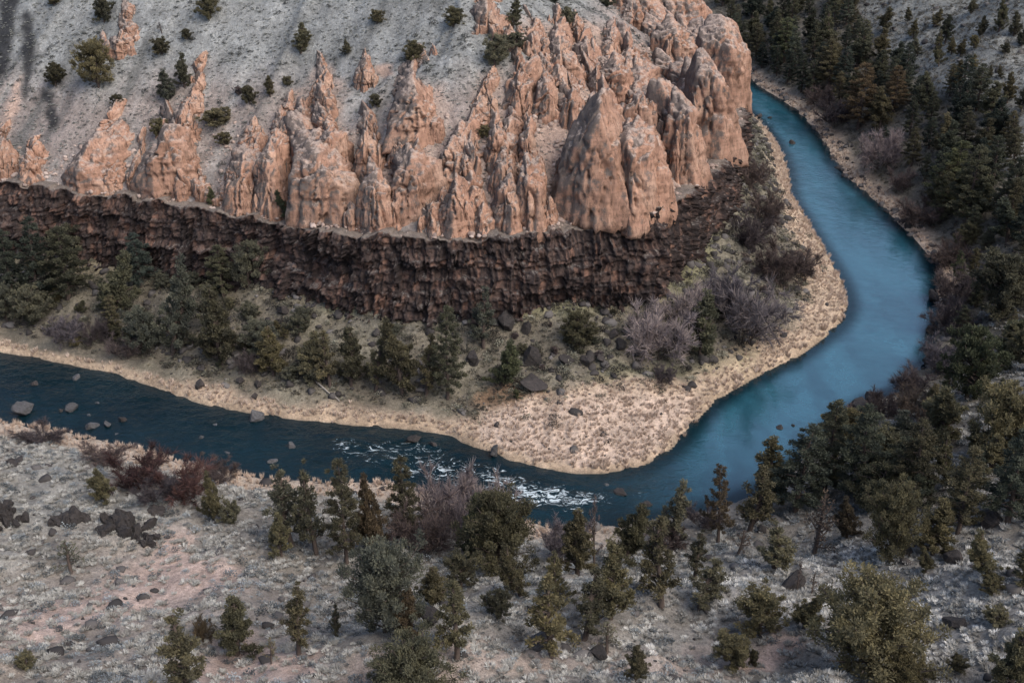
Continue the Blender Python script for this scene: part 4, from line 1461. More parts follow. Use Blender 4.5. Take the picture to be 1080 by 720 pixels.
    ('cone', 968, 59, 23, 15, 'grey', 'grey-green juniper low on the left of the scree', G_SCREE),
    ('cone', 1003, 58, 17, 10, 'dull', 'left one of two small junipers side by side on the scree', G_SCREE),
    ('cone', 1013, 59, 18, 11, 'dull', 'right one of two small junipers side by side on the scree', G_SCREE),
    ('cone', 990, 70, 36, 15, 'olive', 'tall olive juniper at the lower edge of the scree', G_SCREE),
    ('bush', 1027, 51, 14, 10, 'olive', 'small round juniper right of the two side by side', G_SCREE),
    ('bush', 1060, 57, 12, 10, 'dull', 'tiny juniper low on the scree near the right edge', G_SCREE),
    ('cone', 1027, 74, 17, 11, 'olive', 'lone olive juniper in the lower middle of the scree', G_SCREE),
    ('cone', 1042, 83, 15, 9, 'dull', 'left one of the two lowest small junipers on the scree', G_SCREE),
    ('cone', 1056, 83, 15, 9, 'dull', 'right one of the two lowest small junipers on the scree', G_SCREE),
    ('cone', 1007, 92, 27, 14, 'dull', 'juniper where the scree meets the dark forest', G_SCREE),
    ('cone', 1030, 94, 19, 11, 'dull', 'small juniper in the dip under the scree', G_SCREE),
    ('cone', 1062, 109, 32, 14, 'dull', 'upright juniper below the scree near the right edge', G_SCREE),
    ('cone', 1077, 118, 34, 16, 'dull', 'juniper cut by the right edge below the scree', G_SCREE),
    # --- right bank, the ones that stand out
    ('pine', 905, 136, 66, 36, 'brown', 'brownish broad pine standing out from the far forest', G_RIGHT),
    ('pine', 826, 66, 46, 26, 'green', 'pale green pine near the top of the far forest', G_RIGHT),
    ('pine', 874, 92, 48, 28, 'dull', 'pine just above the brownish broad one', G_RIGHT),
    ('pine', 942, 118, 48, 28, 'brown', 'russet pine right of the brownish broad one', G_RIGHT),
    ('pine', 996, 222, 70, 44, 'green', 'wide green pine over the stony far shore', G_RIGHT),
    ('pine', 1020, 236, 80, 38, 'dark', 'dark pine right of the wide green one', G_RIGHT),
    ('pine', 1056, 238, 72, 40, 'dark', 'dark pine near the right edge above the river bend', G_RIGHT),
    ('round', 1020, 420, 76, 62, 'green', 'big bushy green tree on the right bank below the river bend', G_RIGHT),
    ('round', 1054, 336, 66, 62, 'dull', 'big dull-green tree at the right edge level with the river bend', G_RIGHT),
    ('round', 1052, 480, 74, 66, 'olive', 'big olive tree at the right edge low on the bank', G_RIGHT),
    ('cone', 990, 470, 66, 44, 'olive', 'olive tree below the big bushy green one', G_RIGHT),
    ('cone', 950, 482, 44, 40, 'grey', 'pale grey tree near the shore rocks of the near bend', G_RIGHT),
    ('bare', 882, 132, 30, 46, 'plum', 'dark reddish brush below the far forest by the water', G_BRUSH),
    ('bare', 866, 112, 22, 36, 'plum', 'dark reddish brush farthest upriver below the forest', G_BRUSH),
    ('bare', 930, 176, 40, 50, 'purple', 'large grey-purple brush above the stony far shore', G_BRUSH),
    ('bare', 950, 200, 22, 30, 'plum', 'small brush just below the large grey-purple one on the far shore', G_BRUSH),
    ('bare', 968, 238, 28, 44, 'plum', 'dark brush over the far shore grass', G_BRUSH),
    ('bare', 1004, 282, 30, 46, 'plum', 'brush at the right end of the far shore grass', G_BRUSH),
    ('bare', 1008, 322, 38, 46, 'plum', 'dark brush right of the white drift log', G_BRUSH),
    ('bare', 1000, 352, 36, 44, 'plum', 'dark brush below the white drift log', G_BRUSH),
    ('bare', 988, 392, 34, 44, 'purple', 'brush at the river bend left of the big bushy green tree', G_BRUSH),
    ('bare', 962, 416, 26, 46, 'plum', 'brush sticking out over the water at the river bend', G_BRUSH),
    ('bare', 930, 440, 26, 46, 'plum', 'brush above the black shore rocks', G_BRUSH),
    ('bare', 964, 444, 34, 46, 'rust', 'reddish brush between the shore rocks and the olive tree', G_BRUSH),
    ('bare', 900, 455, 22, 36, 'plum', 'low brush among the black shore rocks', G_BRUSH),
]
for row in PLANTS:
    plant(*row)


def scatter_px(poly, n, mind, seed, tries=6000):
    """spread points over an outline of the photo, evenly on the ground"""
    g = np.random.default_rng(seed)
    P = np.array(poly, float)
    lo, hi = P.min(0), P.max(0)
    pts = []
    for _ in range(tries):
        if len(pts) >= n:
            break
        q = lo + g.random(2) * (hi - lo)
        if not inside(np.array([q[0]]), np.array([q[1]]), P)[0]:
            continue
        p = hit(*q)
        if p[2] < .3:
            continue
        if all((p[0] - r[0]) ** 2 + (p[1] - r[1]) ** 2 > mind ** 2 for r in pts):
            pts.append(p)
    return pts


def grove(poly, n, mind, seed, kinds, tints, hr, asp, label, group):
    g = np.random.default_rng(seed)
    for p in scatter_px(poly, n, mind, seed):
        k = kinds[g.integers(len(kinds))]
        h = hr[0] + (hr[1] - hr[0]) * g.random()
        a = asp[k]
        p[2] = float(height(p[0], p[1])) - .1
        plant_at(k, p, h, h * a * (.85 + .3 * g.random()), tints[g.integers(len(tints))], label, group)


ASP = dict(pine=.46, cone=.58, round=.95, thin=.48, lean_pine=.4, bush=1.1, bare=1.2)
grove([(752, -25), (935, -25), (912, 25), (940, 70), (905, 118), (868, 118), (810, 78), (775, 60)], 62, 4.6, 11, ['pine', 'pine', 'pine', 'cone'],
      ['deep', 'dark', 'deep', 'dull', 'dark'], (8, 13.5), ASP, 'dark evergreen crowded in the far forest above the upriver water', 'far forest trees above the upriver water')
grove([(940, 70), (985, 92), (1040, 112), (1066, 155), (1084, 215), (1084, 262), (1010, 262), (950, 190), (906, 138), (905, 118)], 46, 4.6, 12,
      ['pine', 'pine', 'cone'], ['deep', 'dark', 'deep', 'dull', 'dark'], (7, 12.5), ASP,
      'dark evergreen crowded on the right bank between the scree and the far shore', 'right bank forest under the scree')
grove([(1010, 262), (1084, 262), (1086, 480), (960, 500), (985, 430), (1010, 380), (1014, 300)], 27, 4.6, 13,
      ['cone', 'round', 'pine'], ['green', 'green', 'dull', 'dark', 'olive', 'grey'], (4.5, 8), ASP,
      'green tree in the thicket on the right bank beside the river bend', 'thicket trees beside the river bend')
grove([(875, 470), (960, 500), (1084, 480), (1084, 548), (1000, 548), (930, 545), (850, 520)], 15, 4.0, 14,
      ['cone', 'pine', 'round'], ['dark', 'dull', 'deep', 'olive'], (5, 8.5), ASP,
      'dark tree in the thicket above the pale lower right slope', 'thicket trees above the pale lower right slope')
grove([(775, 280), (800, 180), (815, 210), (840, 270), (800, 330), (700, 380), (640, 400), (660, 360)], 10, 4.0, 15,
      ['bare'], ['plum', 'purple'], (1.2, 2.4), ASP,
      'low dark leafless brush scattered over the bank right of the cliff end', 'low brush on the bank right of the cliff end')

grove([(0, 262), (60, 290), (140, 300), (260, 306), (330, 345), (430, 345), (430, 400), (300, 410), (200, 395), (90, 368), (0, 352)], 34, 2.8, 16,
      ['bush', 'bush', 'round', 'cone'], ['grey', 'dull', 'pale', 'dark', 'olive'], (1.6, 3.6), dict(ASP, round=1.1, cone=.7),
      'grey-green bush in the undergrowth between the cliff and the left far shore', 'bushes under the cliff at left')
grove([(500, 345), (640, 330), (700, 330), (700, 370), (600, 400), (500, 395)], 12, 2.6, 17,
      ['bush'], ['dull', 'plum', 'dark'], (.9, 1.8), ASP, 'low dark bush among the boulders below the cliff', 'low bushes among the bank boulders')

grove([(0, 262), (60, 262), (150, 285), (250, 300), (290, 330), (300, 385), (200, 380), (100, 345), (0, 340)], 9, 5.0, 18,
      ['cone', 'round', 'thin', 'pine'], ['grey', 'dull', 'dark', 'grey'], (5, 9), ASP,
      'grey-green tree in the loose wood under the left end of the dark cliff', 'loose wood under the left end of the cliff')


# ------------------------------------------------------------------ rocks
def mat_rock(name, col):
    m, nt, b = new_mat(name)
    pos = geo_pos(nt)
    info = nt.nodes.new('ShaderNodeObjectInfo')
    c = mixc(nt, .9, col, ramp(nt, noise(nt, pos, 1.6, 5, .75), [(.3, .5), (.7, 1.55)]), 'MULTIPLY')
    c = mixc(nt, .6, c, ramp(nt, info.outputs['Random'], [(0, .6), (1, 1.4)]), 'MULTIPLY')
    sx = nt.nodes.new('ShaderNodeSeparateXYZ')
    nt.links.new(nt.nodes.new('ShaderNodeNewGeometry').outputs['Normal'], sx.inputs[0])
    up = math_n(nt, 'ADD', sx.outputs['Z'], noise(nt, pos, 3, 4, .7))
    c = mixc(nt, ramp(nt, up, [(1.1, 0), (1.5, .6)]), c, (.15, .148, .14))
    nt.links.new(c, b.inputs['Base Color'])
    b.inputs['Roughness'].default_value = .85
    bump(nt, b, noise(nt, pos, 3, 6, .75), .9, .3)
    return m


MT_ROCK = mat_rock('boulder_mat', (.070, .068, .070))
MT_DARK = mat_rock('dark_boulder_mat', (.034, .028, .026))


def rock_shape(seed, sub=4, planes=17, rough=.07):
    g = np.random.default_rng(seed)
    V, F = ico(sub)
    r = np.ones(len(V)) * 1.5
    for _ in range(planes):
        n = unit(g.normal(size=3))
        d = .60 + .36 * g.random()
        c = V @ n
        r = np.where(c > .05, np.minimum(r, d / np.maximum(c, .05)), r)
    r = r * (1 + rough * fbm(V[:, 0] * 2.5 + seed, V[:, 1] * 2.5, V[:, 2] * 2.5, 3, 7))
    P = V * r[:, None] * np.array([1, .8 + .3 * g.random(), .62 + .25 * g.random()])
    return P, F


ROCKS = [rock_shape(300 + q) for q in range(7)]
ROCK_ME = [make_mesh('boulder', P, F, MT_ROCK) for P, F in ROCKS]
DARK_ME = [make_mesh('boulder', P, F, MT_DARK) for P, F in ROCKS]


def boulder(u, v, wpx, hpx, dark, label, group, name='boulder', cat='boulder', sink=.25):
    p = hit(u, v)
    pv, ph = px_per_m(p)
    w, h = .82 * wpx / ph, .82 * hpx / pv
    k = rng.integers(7)
    o = link(name, (DARK_ME if dark else ROCK_ME)[k])
    o.location = (p[0], p[1] + .2 * w, max(float(height(p[0], p[1])), -.35) + h * .5 * (1 - sink))
    o.rotation_euler = (rng.normal() * .15, rng.normal() * .15, rng.random() * 6.28)
    o.scale = (w * .52, w * .52, h * .72)
    tag(o, label, cat, group)


G_RB, G_BB = 'boulders standing in the river', 'boulders on the bank under the cliff'
BOULDERS = [
    (24, 438, 23, 17, 0, 'largest grey boulder standing in the river at far left', G_RB),
    (74, 434, 14, 10, 0, 'pale-topped boulder in the river right of the largest one', G_RB),
    (64, 434, 7, 6, 1, 'small dark rock touching the pale-topped river boulder', G_RB),
    (80, 399, 10, 7, 0, 'light grey rock in the dark water near the far shore at left', G_RB),
    (95, 452, 15, 10, 0, 'rounded boulder awash near the near shore at left', G_RB),
    (113, 449, 10, 8, 0, 'smaller boulder awash right of the rounded one', G_RB),
    (130, 444, 9, 8, 1, 'dark boulder farthest out of the three awash at left', G_RB),
    (268, 444, 16, 13, 0, 'grey boulder at the edge of the far shore grass', G_RB),
    (307, 472, 11, 10, 0, 'pale square boulder alone in mid river', G_RB),
    (36, 406, 12, 7, 1, 'dark rock against the tan far shore at left', G_RB),
    (103, 425, 5, 4, 0, 'small pale rock in mid river at left', G_RB),
    (93, 438, 5, 4, 0, 'tiny pale rock just above the near shore boulders at left', G_RB),
    (122, 458, 5, 4, 0, 'tiny pale rock close to the near shore boulders', G_RB),
    (212, 462, 7, 6, 0, 'small pale rock in the river below the grassy shore', G_RB),
    (226, 448, 7, 4, 0, 'flat pale rock under the far shore right of the left trees', G_RB),
    (213, 479, 9, 6, 1, 'dark rock in the river near the dark red brush', G_RB),
    (285, 488, 12, 6, 0, 'flat grey rock in the river above the near grove', G_RB),
    (240, 478, 7, 4, 0, 'small flat rock left of the flat grey one', G_RB),
    (437, 466, 14, 9, 1, 'dark boulder in the river at the head of the rapids', G_RB),
    (521, 481, 13, 15, 0, 'pale upright boulder at the grassy point beside the rapids', G_RB),
    (458, 470, 8, 7, 1, 'small dark boulder right of the one at the head of the rapids', G_RB),
    (655, 522, 14, 8, 1, 'dark boulder in the water below the rapids', G_RB),
    (683, 534, 9, 8, 1, 'last dark boulder downstream of the rapids, right', G_RB),
    (640, 512, 7, 4, 0, 'small rock just upstream of the dark boulder below the rapids', G_RB),
    (836, 152, 9, 6, 1, 'lone dark rock in the middle of the upriver water', G_RB),
    (800, 124, 8, 6, 1, 'dark rock in the white water below the headland', G_RB),
    (812, 125, 5, 4, 1, 'small rock right of the white water below the headland', G_RB),
    (822, 452, 11, 5, 1, 'dark flat rock in the blue water by the near bend', G_RB),
    (837, 449, 6, 4, 1, 'small rock right of the dark flat one in the blue water', G_RB),
    (562, 384, 30, 24, 1, 'biggest dark angular boulder on the bank', G_BB),
    (568, 411, 36, 12, 1, 'long low dark boulder beside the rust-coloured ground', G_BB),
    (535, 350, 24, 22, 1, 'round dark boulder above the bushy green tree', G_BB),
    (556, 351, 16, 16, 1, 'dark boulder right of the round one under the cliff', G_BB),
    (497, 382, 14, 14, 1, 'dark boulder left of the bushy green tree', G_BB),
    (648, 356, 14, 10, 1, 'dark boulder right of the round olive tree, upper one', G_BB),
    (655, 366, 18, 10, 1, 'dark boulder right of the round olive tree, lower one', G_BB),
    (597, 386, 18, 12, 1, 'dark boulder right of the biggest angular one', G_BB),
    (618, 384, 20, 12, 1, 'wide dark boulder below the round olive tree', G_BB),
    (634, 382, 14, 9, 1, 'small dark boulder at the right end of the bank row', G_BB),
    (210, 410, 14, 9, 1, 'dark boulder in the grass above the left far shore', G_BB),
    (272, 408, 13, 8, 1, 'dark boulder in the grass left of the thin fallen log', G_BB),
    (253, 404, 11, 7, 1, 'small dark boulder beside the one left of the fallen log', G_BB),
    (268, 421, 8, 7, 1, 'small dark boulder right above the tan shore grass', G_BB),
    (80, 345, 12, 10, 1, 'dark rock above the grey-purple brush at far left', G_BB),
    (300, 332, 13, 12, 1, 'black rock below the mossy cliff ledge, left one', G_BB),
    (316, 340, 14, 10, 1, 'black rock below the mossy cliff ledge, right one', G_BB),
    (570, 684, 24, 20, 0, 'grey boulder at the foot of the tall juniper on the near slope', 'boulders on the near slope'),
    (630, 692, 22, 10, 1, 'dark flat boulder below the spreading juniper on the near slope', 'boulders on the near slope'),
    (560, 646, 10, 8, 1, 'small boulder right of the low dense juniper on the near slope', 'boulders on the near slope'),
    (1003, 594, 22, 14, 1, 'dark boulder right of the little juniper on the right slope', 'boulders on the near slope'),
    (1045, 556, 30, 16, 1, 'dark boulder under the right edge pine on the slope', 'boulders on the near slope'),
    (840, 620, 30, 16, 1, 'dark boulder behind the short dead trunk on the near slope', 'boulders on the near slope'),
    (455, 660, 22, 20, 1, 'dark boulder right of the biggest round juniper', 'boulders on the near slope'),
    (1010, 662, 26, 10, 1, 'dark flat boulder right of the largest foreground juniper', 'boulders on the near slope'),
    (905, 432, 24, 14, 1, 'black boulder at the tip of the shore rocks in the near bend', 'shore boulders of the near bend'),
    (922, 424, 22, 12, 1, 'black boulder right of the tip of the shore rocks', 'shore boulders of the near bend'),
    (986, 318, 16, 14, 1, 'black boulder beside the white drift log', 'shore boulders of the near bend'),
    (982, 352, 12, 10, 1, 'black boulder on the waterline below the white drift log', 'shore boulders of the near bend'),
    (994, 300, 12, 10, 1, 'black boulder on the waterline above the white drift log', 'shore boulders of the near bend'),
    (978, 384, 14, 10, 1, 'black boulder on the waterline at the river bend', 'shore boulders of the near bend'),
]
for u, v, w, h, dk, lab, grp in BOULDERS:
    boulder(u, v, w, h, dk, lab, grp)


def outcrop(px, label):
    """rough dark ledge: a heap of joined angular blocks"""
    g = np.random.default_rng(int(px[0][0]))
    Vs, Fs, o = [], [], 0
    c0 = hit(px[0][0], px[0][1])
    for (u, v, w, h) in px:
        p = hit(u, v)
        pv, ph = px_per_m(p)
        for _ in range(12):
            P, F = rock_shape(int(g.integers(1e6)), 4, 12, .10)
            P = P * (1 + .28 * facets(P[:, 0] * 1.3 + 9 * o, P[:, 1] * 1.3, P[:, 2] * 1.3, 333))[:, None]
            sc = np.array([w / ph * (.10 + .14 * g.random()), w / ph * (.10 + .13 * g.random()), h / pv * (.22 + .28 * g.random())])
            q = P * sc
            a = g.random() * 6.28
            q = q @ np.array([[math.cos(a), math.sin(a), 0], [-math.sin(a), math.cos(a), 0], [0, 0, 1]])
            dx, dy = g.normal(size=2) * (.24 if len(px) > 1 else .12) * w / ph
            x, y = p[0] + dx, p[1] + dy + .15 * w / ph
            q = q + np.array([x, y, float(height(x, y)) + .12 * h / pv]) - c0
            Vs.append(q)
            Fs.append(F + o)
            o += len(P)
    me = make_mesh('rock_outcrop', np.concatenate(Vs), np.concatenate(Fs), MT_DARK)
    ob = link('rock_outcrop', me)
    ob.location = c0
    tag(ob, label, 'rock outcrop', 'dark outcrops on the near slope')


outcrop([(75, 552, 30, 22), (60, 552, 20, 14)], 'dark rock outcrop left of the larger one on the near slope')
outcrop([(135, 558, 40, 26), (115, 560, 26, 18), (152, 574, 22, 16)], 'largest dark rock outcrop below the red brush on the near slope')
outcrop([(8, 552, 26, 20), (5, 540, 24, 16)], 'dark rocks cut by the left edge on the near slope')
outcrop([(165, 540, 26, 10)], 'low dark ledge under the dark red brush')
outcrop([(12, 490, 26, 10)], 'dark ledge at the left edge just above the near shore')


def log_at(pts, rpx, label, mat=MT_GREY):
    W = [hit(u, v) for u, v in pts]
    ph = px_per_m(W[0])[1]
    n = 9
    t = np.linspace(0, 1, n)
    P = np.stack([np.interp(t, np.linspace(0, 1, len(W)), [w[a] for w in W]) for a in range(3)], 1)
    P[:, 2] = np.maximum([float(height(a, b)) for a, b in P[:, :2]], 0) + .35
    P += rng.normal(size=P.shape) * .06
    paths = [(P - P[0], rpx / ph * np.linspace(1, .45, n))]
    for k in (3, 5, 6):
        q, r = limb(P[k] - P[0], rng.normal(size=3) + [0, 0, 1], 1.0, .3 * rpx / ph, rng, 4)
        paths.append((q, r))
    V, F = tubes(paths, 7)
    o = link('fallen_log', make_mesh('fallen_log', V, F, mat, True))
    o.location = P[0]
    tag(o, label, 'log')


log_at([(332, 402), (345, 414), (358, 424)], 1.1, 'thin pale log fallen across the left bank grass')
log_at([(988, 322), (996, 316), (1006, 310)], 1.6, 'white drift log stranded on the shore of the river bend')
# ------------------------------------------------------------------ ground cover nobody could count
def mat_cover(name, stops, transl=.15):
    m, nt, b = new_mat(name)
    sh = attr(nt, 'shade').outputs['Fac']
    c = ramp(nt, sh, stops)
    nt.links.new(c, b.inputs['Base Color'])
    b.inputs['Roughness'].default_value = .9
    b.inputs['Specular IOR Level'].default_value = .15
    return m


def tuft(seed, n, r, h, ln, wd, spread, dome=True):
    g = np.random.default_rng(seed)
    if dome:       # rounded bush of small leaves
        d = unit(g.normal(size=(n, 3)))
        d[:, 2] = np.abs(d[:, 2])
        P = d * (g.random(n) ** .4)[:, None] * np.array([r, r, h])
        ax = unit(d + g.normal(size=(n, 3)) * .5 + [0, 0, .4])
    else:          # blades fanning out of one root
        a = g.random(n) * 6.283
        t = spread * g.random(n) ** .6
        ax = unit(np.stack([np.cos(a) * t, np.sin(a) * t, np.ones(n)], 1))
        P = np.stack([np.cos(a) * r * .35 * g.random(n), np.sin(a) * r * .35 * g.random(n), np.zeros(n)], 1) + ax * (ln * .5)
    sd = unit(np.cross(ax, g.normal(size=(n, 3))))
    l = ln * (.6 + .8 * g.random(n))[:, None]
    w = wd * (.6 + .8 * g.random(n))[:, None]
    V = np.stack([P - ax * l * .5 - sd * w * .3, P - ax * l * .1 + sd * w * .5, P + ax * l * .5, P - ax * l * .1 - sd * w * .5], 1)
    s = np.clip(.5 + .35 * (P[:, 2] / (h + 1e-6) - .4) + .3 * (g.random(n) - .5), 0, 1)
    return V.reshape(-1, 3), np.arange(4 * n).reshape(-1, 4), np.repeat(s, 4)


def merge(name, T, pts, scl, shade, mat, lab=None, flatz=None, flat=True):
    """copies of the templates T at pts as one mesh"""
    g = np.random.default_rng(len(pts))
    Vs, Fs, Ss, o = [], [], [], 0
    pick = g.integers(len(T), size=len(pts))
    for k, (V, F, S) in enumerate(T):
        m = pick == k
        n = int(m.sum())
        if not n:
            continue
        a = g.random(n) * 6.283
        c, s_ = np.cos(a), np.sin(a)
        sc = scl[m]
        zf = np.ones(n) if flatz is None else flatz[m]
        x = (V[None, :, 0] * c[:, None] - V[None, :, 1] * s_[:, None]) * sc[:, None] + pts[m, 0][:, None]
        y = (V[None, :, 0] * s_[:, None] + V[None, :, 1] * c[:, None]) * sc[:, None] + pts[m, 1][:, None]
        z = V[None, :, 2] * (sc * zf)[:, None] + pts[m, 2][:, None]
        Vs.append(np.stack([x, y, z], -1).reshape(-1, 3))
        Fs.append((F[None] + (np.arange(n) * len(V))[:, None, None]).reshape(-1, F.shape[1]) + o)
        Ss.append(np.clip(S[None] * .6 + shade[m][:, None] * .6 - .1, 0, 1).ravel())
        o += n * len(V)
    me = make_mesh(name, np.concatenate(Vs), np.concatenate(Fs), mat, False, {'shade': np.concatenate(Ss)})
    ob = link(name, me)
    ob['kind'] = 'stuff'
    if lab:
        ob['label'] = lab
    return ob


def sample(n, box, seed, dens):
    """random ground points, kept with the chance that dens(x, y, info) gives"""
    g = np.random.default_rng(seed)
    x = box[0] + g.random(n) * (box[1] - box[0])
    y = box[2] + g.random(n) * (box[3] - box[2])
    z = height(x, y)
    u, v = project(np.stack([x, y, z], -1))
    k = (u > -140) & (u < 1220) & (v > -60) & (v < 800)
    x, y, z = x[k], y[k], z[k]
    i = np.clip(np.searchsorted(GX, x) - 1, 0, len(GX) - 1)
    j = np.clip(np.searchsorted(GY, y) - 1, 0, len(GY) - 1)
    info = {q: TP[q][i, j] for q in ('dI', 'dO', 'dF', 'inr', 'inn', 'hil', 'u')}
    info['col'] = ZC[i, j]
    d = dens(x, y, info)
    k = g.random(len(x)) < d
    return np.stack([x, y, z], -1)[k], g.random(int(k.sum()))


NEAR = (-125, 125, 60, 225)
HILL = (-170, 75, 205, 400)
FAR = (40, 190, 180, 520)


def outland(i):
    return (~i['inr']) & (~i['inn'])


MOUND = [tuft(430 + q, 90, .55, .55, .17, .09, 1) for q in range(5)]
SAGE = [tuft(400 + q, 46, .5, .5, .20, .09, 1) for q in range(5)]
GRASS = [tuft(410 + q, 64, .55, .30, .30, .06, 2.0, False) for q in range(5)]
REED = [tuft(420 + q, 26, .35, .9, .95, .09, .55, False) for q in range(5)]


def bare(i):       # how bare and pink the soil is
    return np.clip((i['col'][:, 0] - i['col'][:, 2] - .07) / .12, 0, 1)


def sage_d(x, y, i):
    right = sst(55, 85, x + .12 * (y - 180))
    return outland(i) * sst(5, 11, i['dO']) * (.30 + .9 * sst(-.1, .6, fbm(x / 7, y / 7, 0, 3, 61))) * (1 - .88 * bare(i)) * (1 - .35 * right)


def grass_d(x, y, i):
    right = sst(60, 90, x + .12 * (y - 180))
    return outland(i) * sst(5, 10, i['dO']) * (.35 + .8 * sst(-.4, .4, fbm(x / 5, y / 5, 0, 3, 62))) * (1 - .93 * bare(i)) * (1 - .75 * right)


p, q = sample(30000, NEAR, 1, sage_d)
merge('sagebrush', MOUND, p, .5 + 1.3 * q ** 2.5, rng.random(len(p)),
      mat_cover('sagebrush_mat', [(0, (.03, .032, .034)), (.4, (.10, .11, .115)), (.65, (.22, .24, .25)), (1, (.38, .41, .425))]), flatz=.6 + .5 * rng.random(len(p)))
p, q = sample(46000, NEAR, 2, grass_d)
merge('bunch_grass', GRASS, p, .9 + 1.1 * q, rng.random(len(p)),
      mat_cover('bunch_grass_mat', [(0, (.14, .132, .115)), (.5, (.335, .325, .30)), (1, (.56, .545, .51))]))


p, q = sample(42000, NEAR, 21, lambda x, y, i: PALE[np.clip(np.searchsorted(GX, x) - 1, 0, len(GX) - 1), np.clip(np.searchsorted(GY, y) - 1, 0, len(GY) - 1)]
              * (.25 + .75 * sst(-.35, .35, fbm(x / 3.5, y / 3.5, 0, 3, 68))) * (1 - .9 * bare(i)))
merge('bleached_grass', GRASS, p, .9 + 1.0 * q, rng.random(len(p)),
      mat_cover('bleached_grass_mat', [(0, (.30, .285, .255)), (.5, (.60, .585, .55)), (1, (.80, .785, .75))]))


def hill_d(x, y, i):
    return i['hil'] * sst(5, 9, i['dF']) * (.20 + .5 * sst(-.2, .5, fbm(x / 12, y / 12, 0, 3, 63)))


p, q = sample(22000, HILL, 3, hill_d)
merge('hill_sagebrush', MOUND, p, .45 + 1.15 * q ** 3, rng.random(len(p)),
      mat_cover('hill_sagebrush_mat', [(0, (.015, .016, .016)), (.5, (.045, .047, .046)), (1, (.14, .145, .135))]), flatz=.7 + .4 * rng.random(len(p)))
p, q = sample(50000, HILL, 4, lambda x, y, i: i['hil'] * sst(5, 9, i['dF']) * .75)
merge('hill_grass', GRASS, p, .5 + .6 * q, rng.random(len(p)),
      mat_cover('hill_grass_mat', [(0, (.12, .122, .112)), (.5, (.235, .238, .222)), (1, (.36, .362, .335))]))


def reed_d(x, y, i):
    t = np.clip((i['col'][:, 0] - .30) / .12, 0, 1)
    b = (i['inn'] & ~i['hil']) * t * sst(.0, .3, i['dI'])
    o = outland(i) * sst(.2, .8, i['dO']) * (1 - sst(6, 11, i['dO'])) * .6 * t
    return b + o


p, q = sample(150000, (-125, 125, 150, 420), 5, reed_d)
i_ = np.minimum(dist_line(p[:, 0], p[:, 1], inner), dist_line(p[:, 0], p[:, 1], outer))
merge('dry_reeds', REED, p, (.40 + .5 * q ** 1.5) * (1 + .5 * (1 - sst(.5, 3, i_))), rng.random(len(p)),
      mat_cover('dry_reed_mat', [(0, (.27, .195, .145)), (.45, (.48, .37, .295)), (1, (.70, .58, .49))]), 'dry tan grass and reeds lining the river')


def bench_d(x, y, i):
    return (i['inn'] & ~i['hil']) * sst(3, 7, i['dI']) * (.40 + .8 * sst(-.1, .5, fbm(x / 5, y / 5, 0, 3, 64))) * (1 - .9 * np.clip((i['col'][:, 0] - .28) / .12, 0, 1))


p, q = sample(90000, (-150, 95, 175, 400), 6, bench_d)
merge('bank_scrub', MOUND, p, .45 + 2.0 * q ** 4, rng.random(len(p)),
      mat_cover('bank_scrub_mat', [(0, (.02, .018, .017)), (.4, (.05, .046, .04)), (.62, (.12, .115, .088)), (1, (.36, .345, .27))]), flatz=.6 + .5 * rng.random(len(p)))


def thick_d(x, y, i):
    right = sst(52, 78, x + .12 * (y - 180))
    dark = 1 - sst(.16, .24, i['col'][:, 0])
    return outland(i) * sst(2, 4, i['dO']) * right * dark * .9


p, q = sample(26000, (40, 150, 165, 520), 7, thick_d)
merge('undergrowth', SAGE, p, .7 + 1.1 * q ** 2, rng.random(len(p)),
      mat_cover('undergrowth_mat', [(0, (.035, .034, .030)), (.5, (.095, .085, .070)), (1, (.20, .18, .145))]), flatz=.8 + .6 * rng.random(len(p)))


def scree_d(x, y, i):
    return outland(i) * (x > 60) * sst(.155, .185, i['col'][:, 0]) * (y > 230) * sst(8, 14, i['dO']) * .55


p, q = sample(40000, (60, 190, 230, 520), 8, scree_d)
merge('scree_grass', GRASS + SAGE, p, .5 + .7 * q, rng.random(len(p)),
      mat_cover('scree_grass_mat', [(0, (.07, .072, .066)), (.5, (.20, .203, .188)), (1, (.37, .372, .345))]))

p, q = sample(60000, (-150, 95, 175, 400), 12, lambda x, y, i: (i['inn'] & ~i['hil']) * sst(3, 7, i['dI']) * (1 - np.clip((i['col'][:, 0] - .30) / .12, 0, 1)) * .5)
merge('bank_grass', GRASS, p, .5 + .6 * q, rng.random(len(p)),
      mat_cover('bank_grass_mat', [(0, (.06, .052, .038)), (.5, (.17, .15, .105)), (1, (.38, .35, .26))]))

STONE = []
for k in range(5):
    P_, F_ = rock_shape(500 + k, 1, 9, .12)
    STONE.append((P_, F_, np.full(len(P_), .5)))


def stone_d(x, y, i):
    n = fbm(x / 8, y / 8, 0, 3, 65)
    bench = (i['inn'] & ~i['hil']) * sst(2.5, 6, i['dI']) * (.24 + .9 * sst(.05, .5, n) + .4 * sst(0, 1, x - 20) * (1 - sst(8, 24, i['dF'])))
    near = outland(i) * (x < 60) * sst(2, 6, i['dO']) * (.03 + .22 * sst(.25, .6, n))
    shore = outland(i) * (1 - sst(2, 4.5, i['dO'])) * (.35 + .6 * sst(40, 60, x))
    right = outland(i) * sst(55, 75, x) * (.04 + .35 * sst(.2, .5, n))
    toe = (i['inn'] & ~i['hil']) * (1 - sst(1.5, 5, i['dF'])) * .6
    bench = bench * (1 - .8 * np.clip((i['col'][:, 0] - .30) / .12, 0, 1))
    return np.clip(bench + near + shore + right + toe, 0, 1)


p, q = sample(60000, (-140, 150, 70, 480), 9, stone_d)
p[:, 2] += .05
merge('scattered_stones', STONE, p, .18 + .95 * q ** 4, rng.random(len(p)),
      mat_cover('stone_mat', [(0, (.02, .018, .018)), (.5, (.06, .054, .052)), (1, (.20, .185, .175))]))


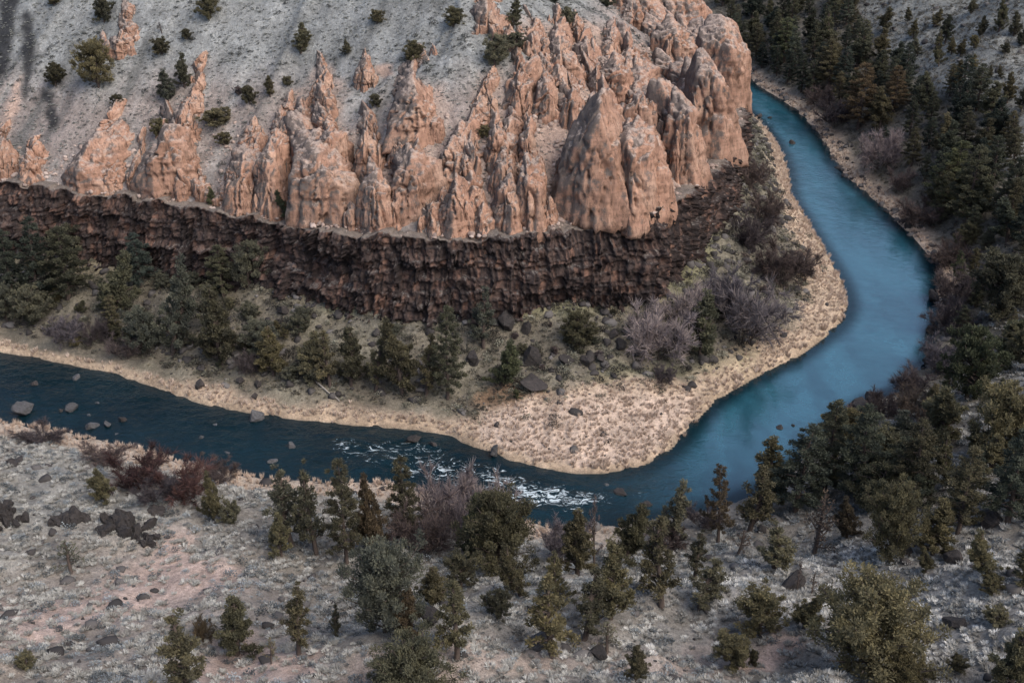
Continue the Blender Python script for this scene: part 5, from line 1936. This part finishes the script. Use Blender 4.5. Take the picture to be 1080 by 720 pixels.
def rubble_d(x, y, i):
    return i['hil'] * sst(1.0, 1.8, i['dF']) * (1 - sst(17, 30, i['dF'] - .16 * (x + 20))) * (.25 + .7 * sst(-.2, .5, fbm(x / 6, y / 6, 0, 3, 66)))


p, q = sample(70000, (-140, 70, 200, 360), 10, rubble_d)
d_, s_ = dist_line(p[:, 0], p[:, 1], foot, True)
rim = np.interp(s_, foot_s, foot_z) + np.interp(s_, foot_s, foot_h)
p[:, 2] = np.where(d_ < 4.8, np.maximum(p[:, 2], rim - .1), p[:, 2])
merge('pink_rubble', STONE, p, .12 + .6 * q ** 5, rng.random(len(p)),
      mat_cover('pink_rubble_mat', [(0, (.15, .115, .10)), (.5, (.33, .25, .21)), (1, (.52, .43, .38))]))
# ------------------------------------------------------------------ light
def build_light():
    w = bpy.data.worlds.new('World')
    SC.world = w
    w.use_nodes = True
    nt = w.node_tree
    bg = nt.nodes['Background']
    sky = nt.nodes.new('ShaderNodeTexSky')
    sky.sky_type = 'NISHITA'
    sky.sun_disc = False
    el, az = R(48), R(132)      # light from behind the camera's right shoulder; azimuth clockwise from +Y
    sky.sun_elevation = el
    sky.sun_rotation = az
    sky.air_density = 1.0
    sky.dust_density = 3.0
    nt.links.new(sky.outputs[0], bg.inputs[0])
    bg.inputs[1].default_value = .13
    ld = bpy.data.lights.new('sun', 'SUN')
    ld.energy = 1.5
    ld.angle = R(45)
    ld.color = (1.0, .96, .90)
    lo = bpy.data.objects.new('sun', ld)
    COL.objects.link(lo)
    d = Vector((math.sin(az) * math.cos(el), math.cos(az) * math.cos(el), math.sin(el)))
    lo.rotation_euler = d.to_track_quat('Z', 'Y').to_euler()
    lo.location = d * 300
    vs = SC.view_settings
    vs.view_transform = 'Standard'
    vs.look = 'None'
    vs.exposure = 0.8
    vs.gamma = 1
    vs.use_curve_mapping = False


build_light()
SC.render.engine = 'CYCLES'
SC.cycles.use_denoising = True
SC.cycles.max_bounces = 5
SC.cycles.diffuse_bounces = 3
SC.cycles.glossy_bounces = 3
SC.cycles.transparent_max_bounces = 4
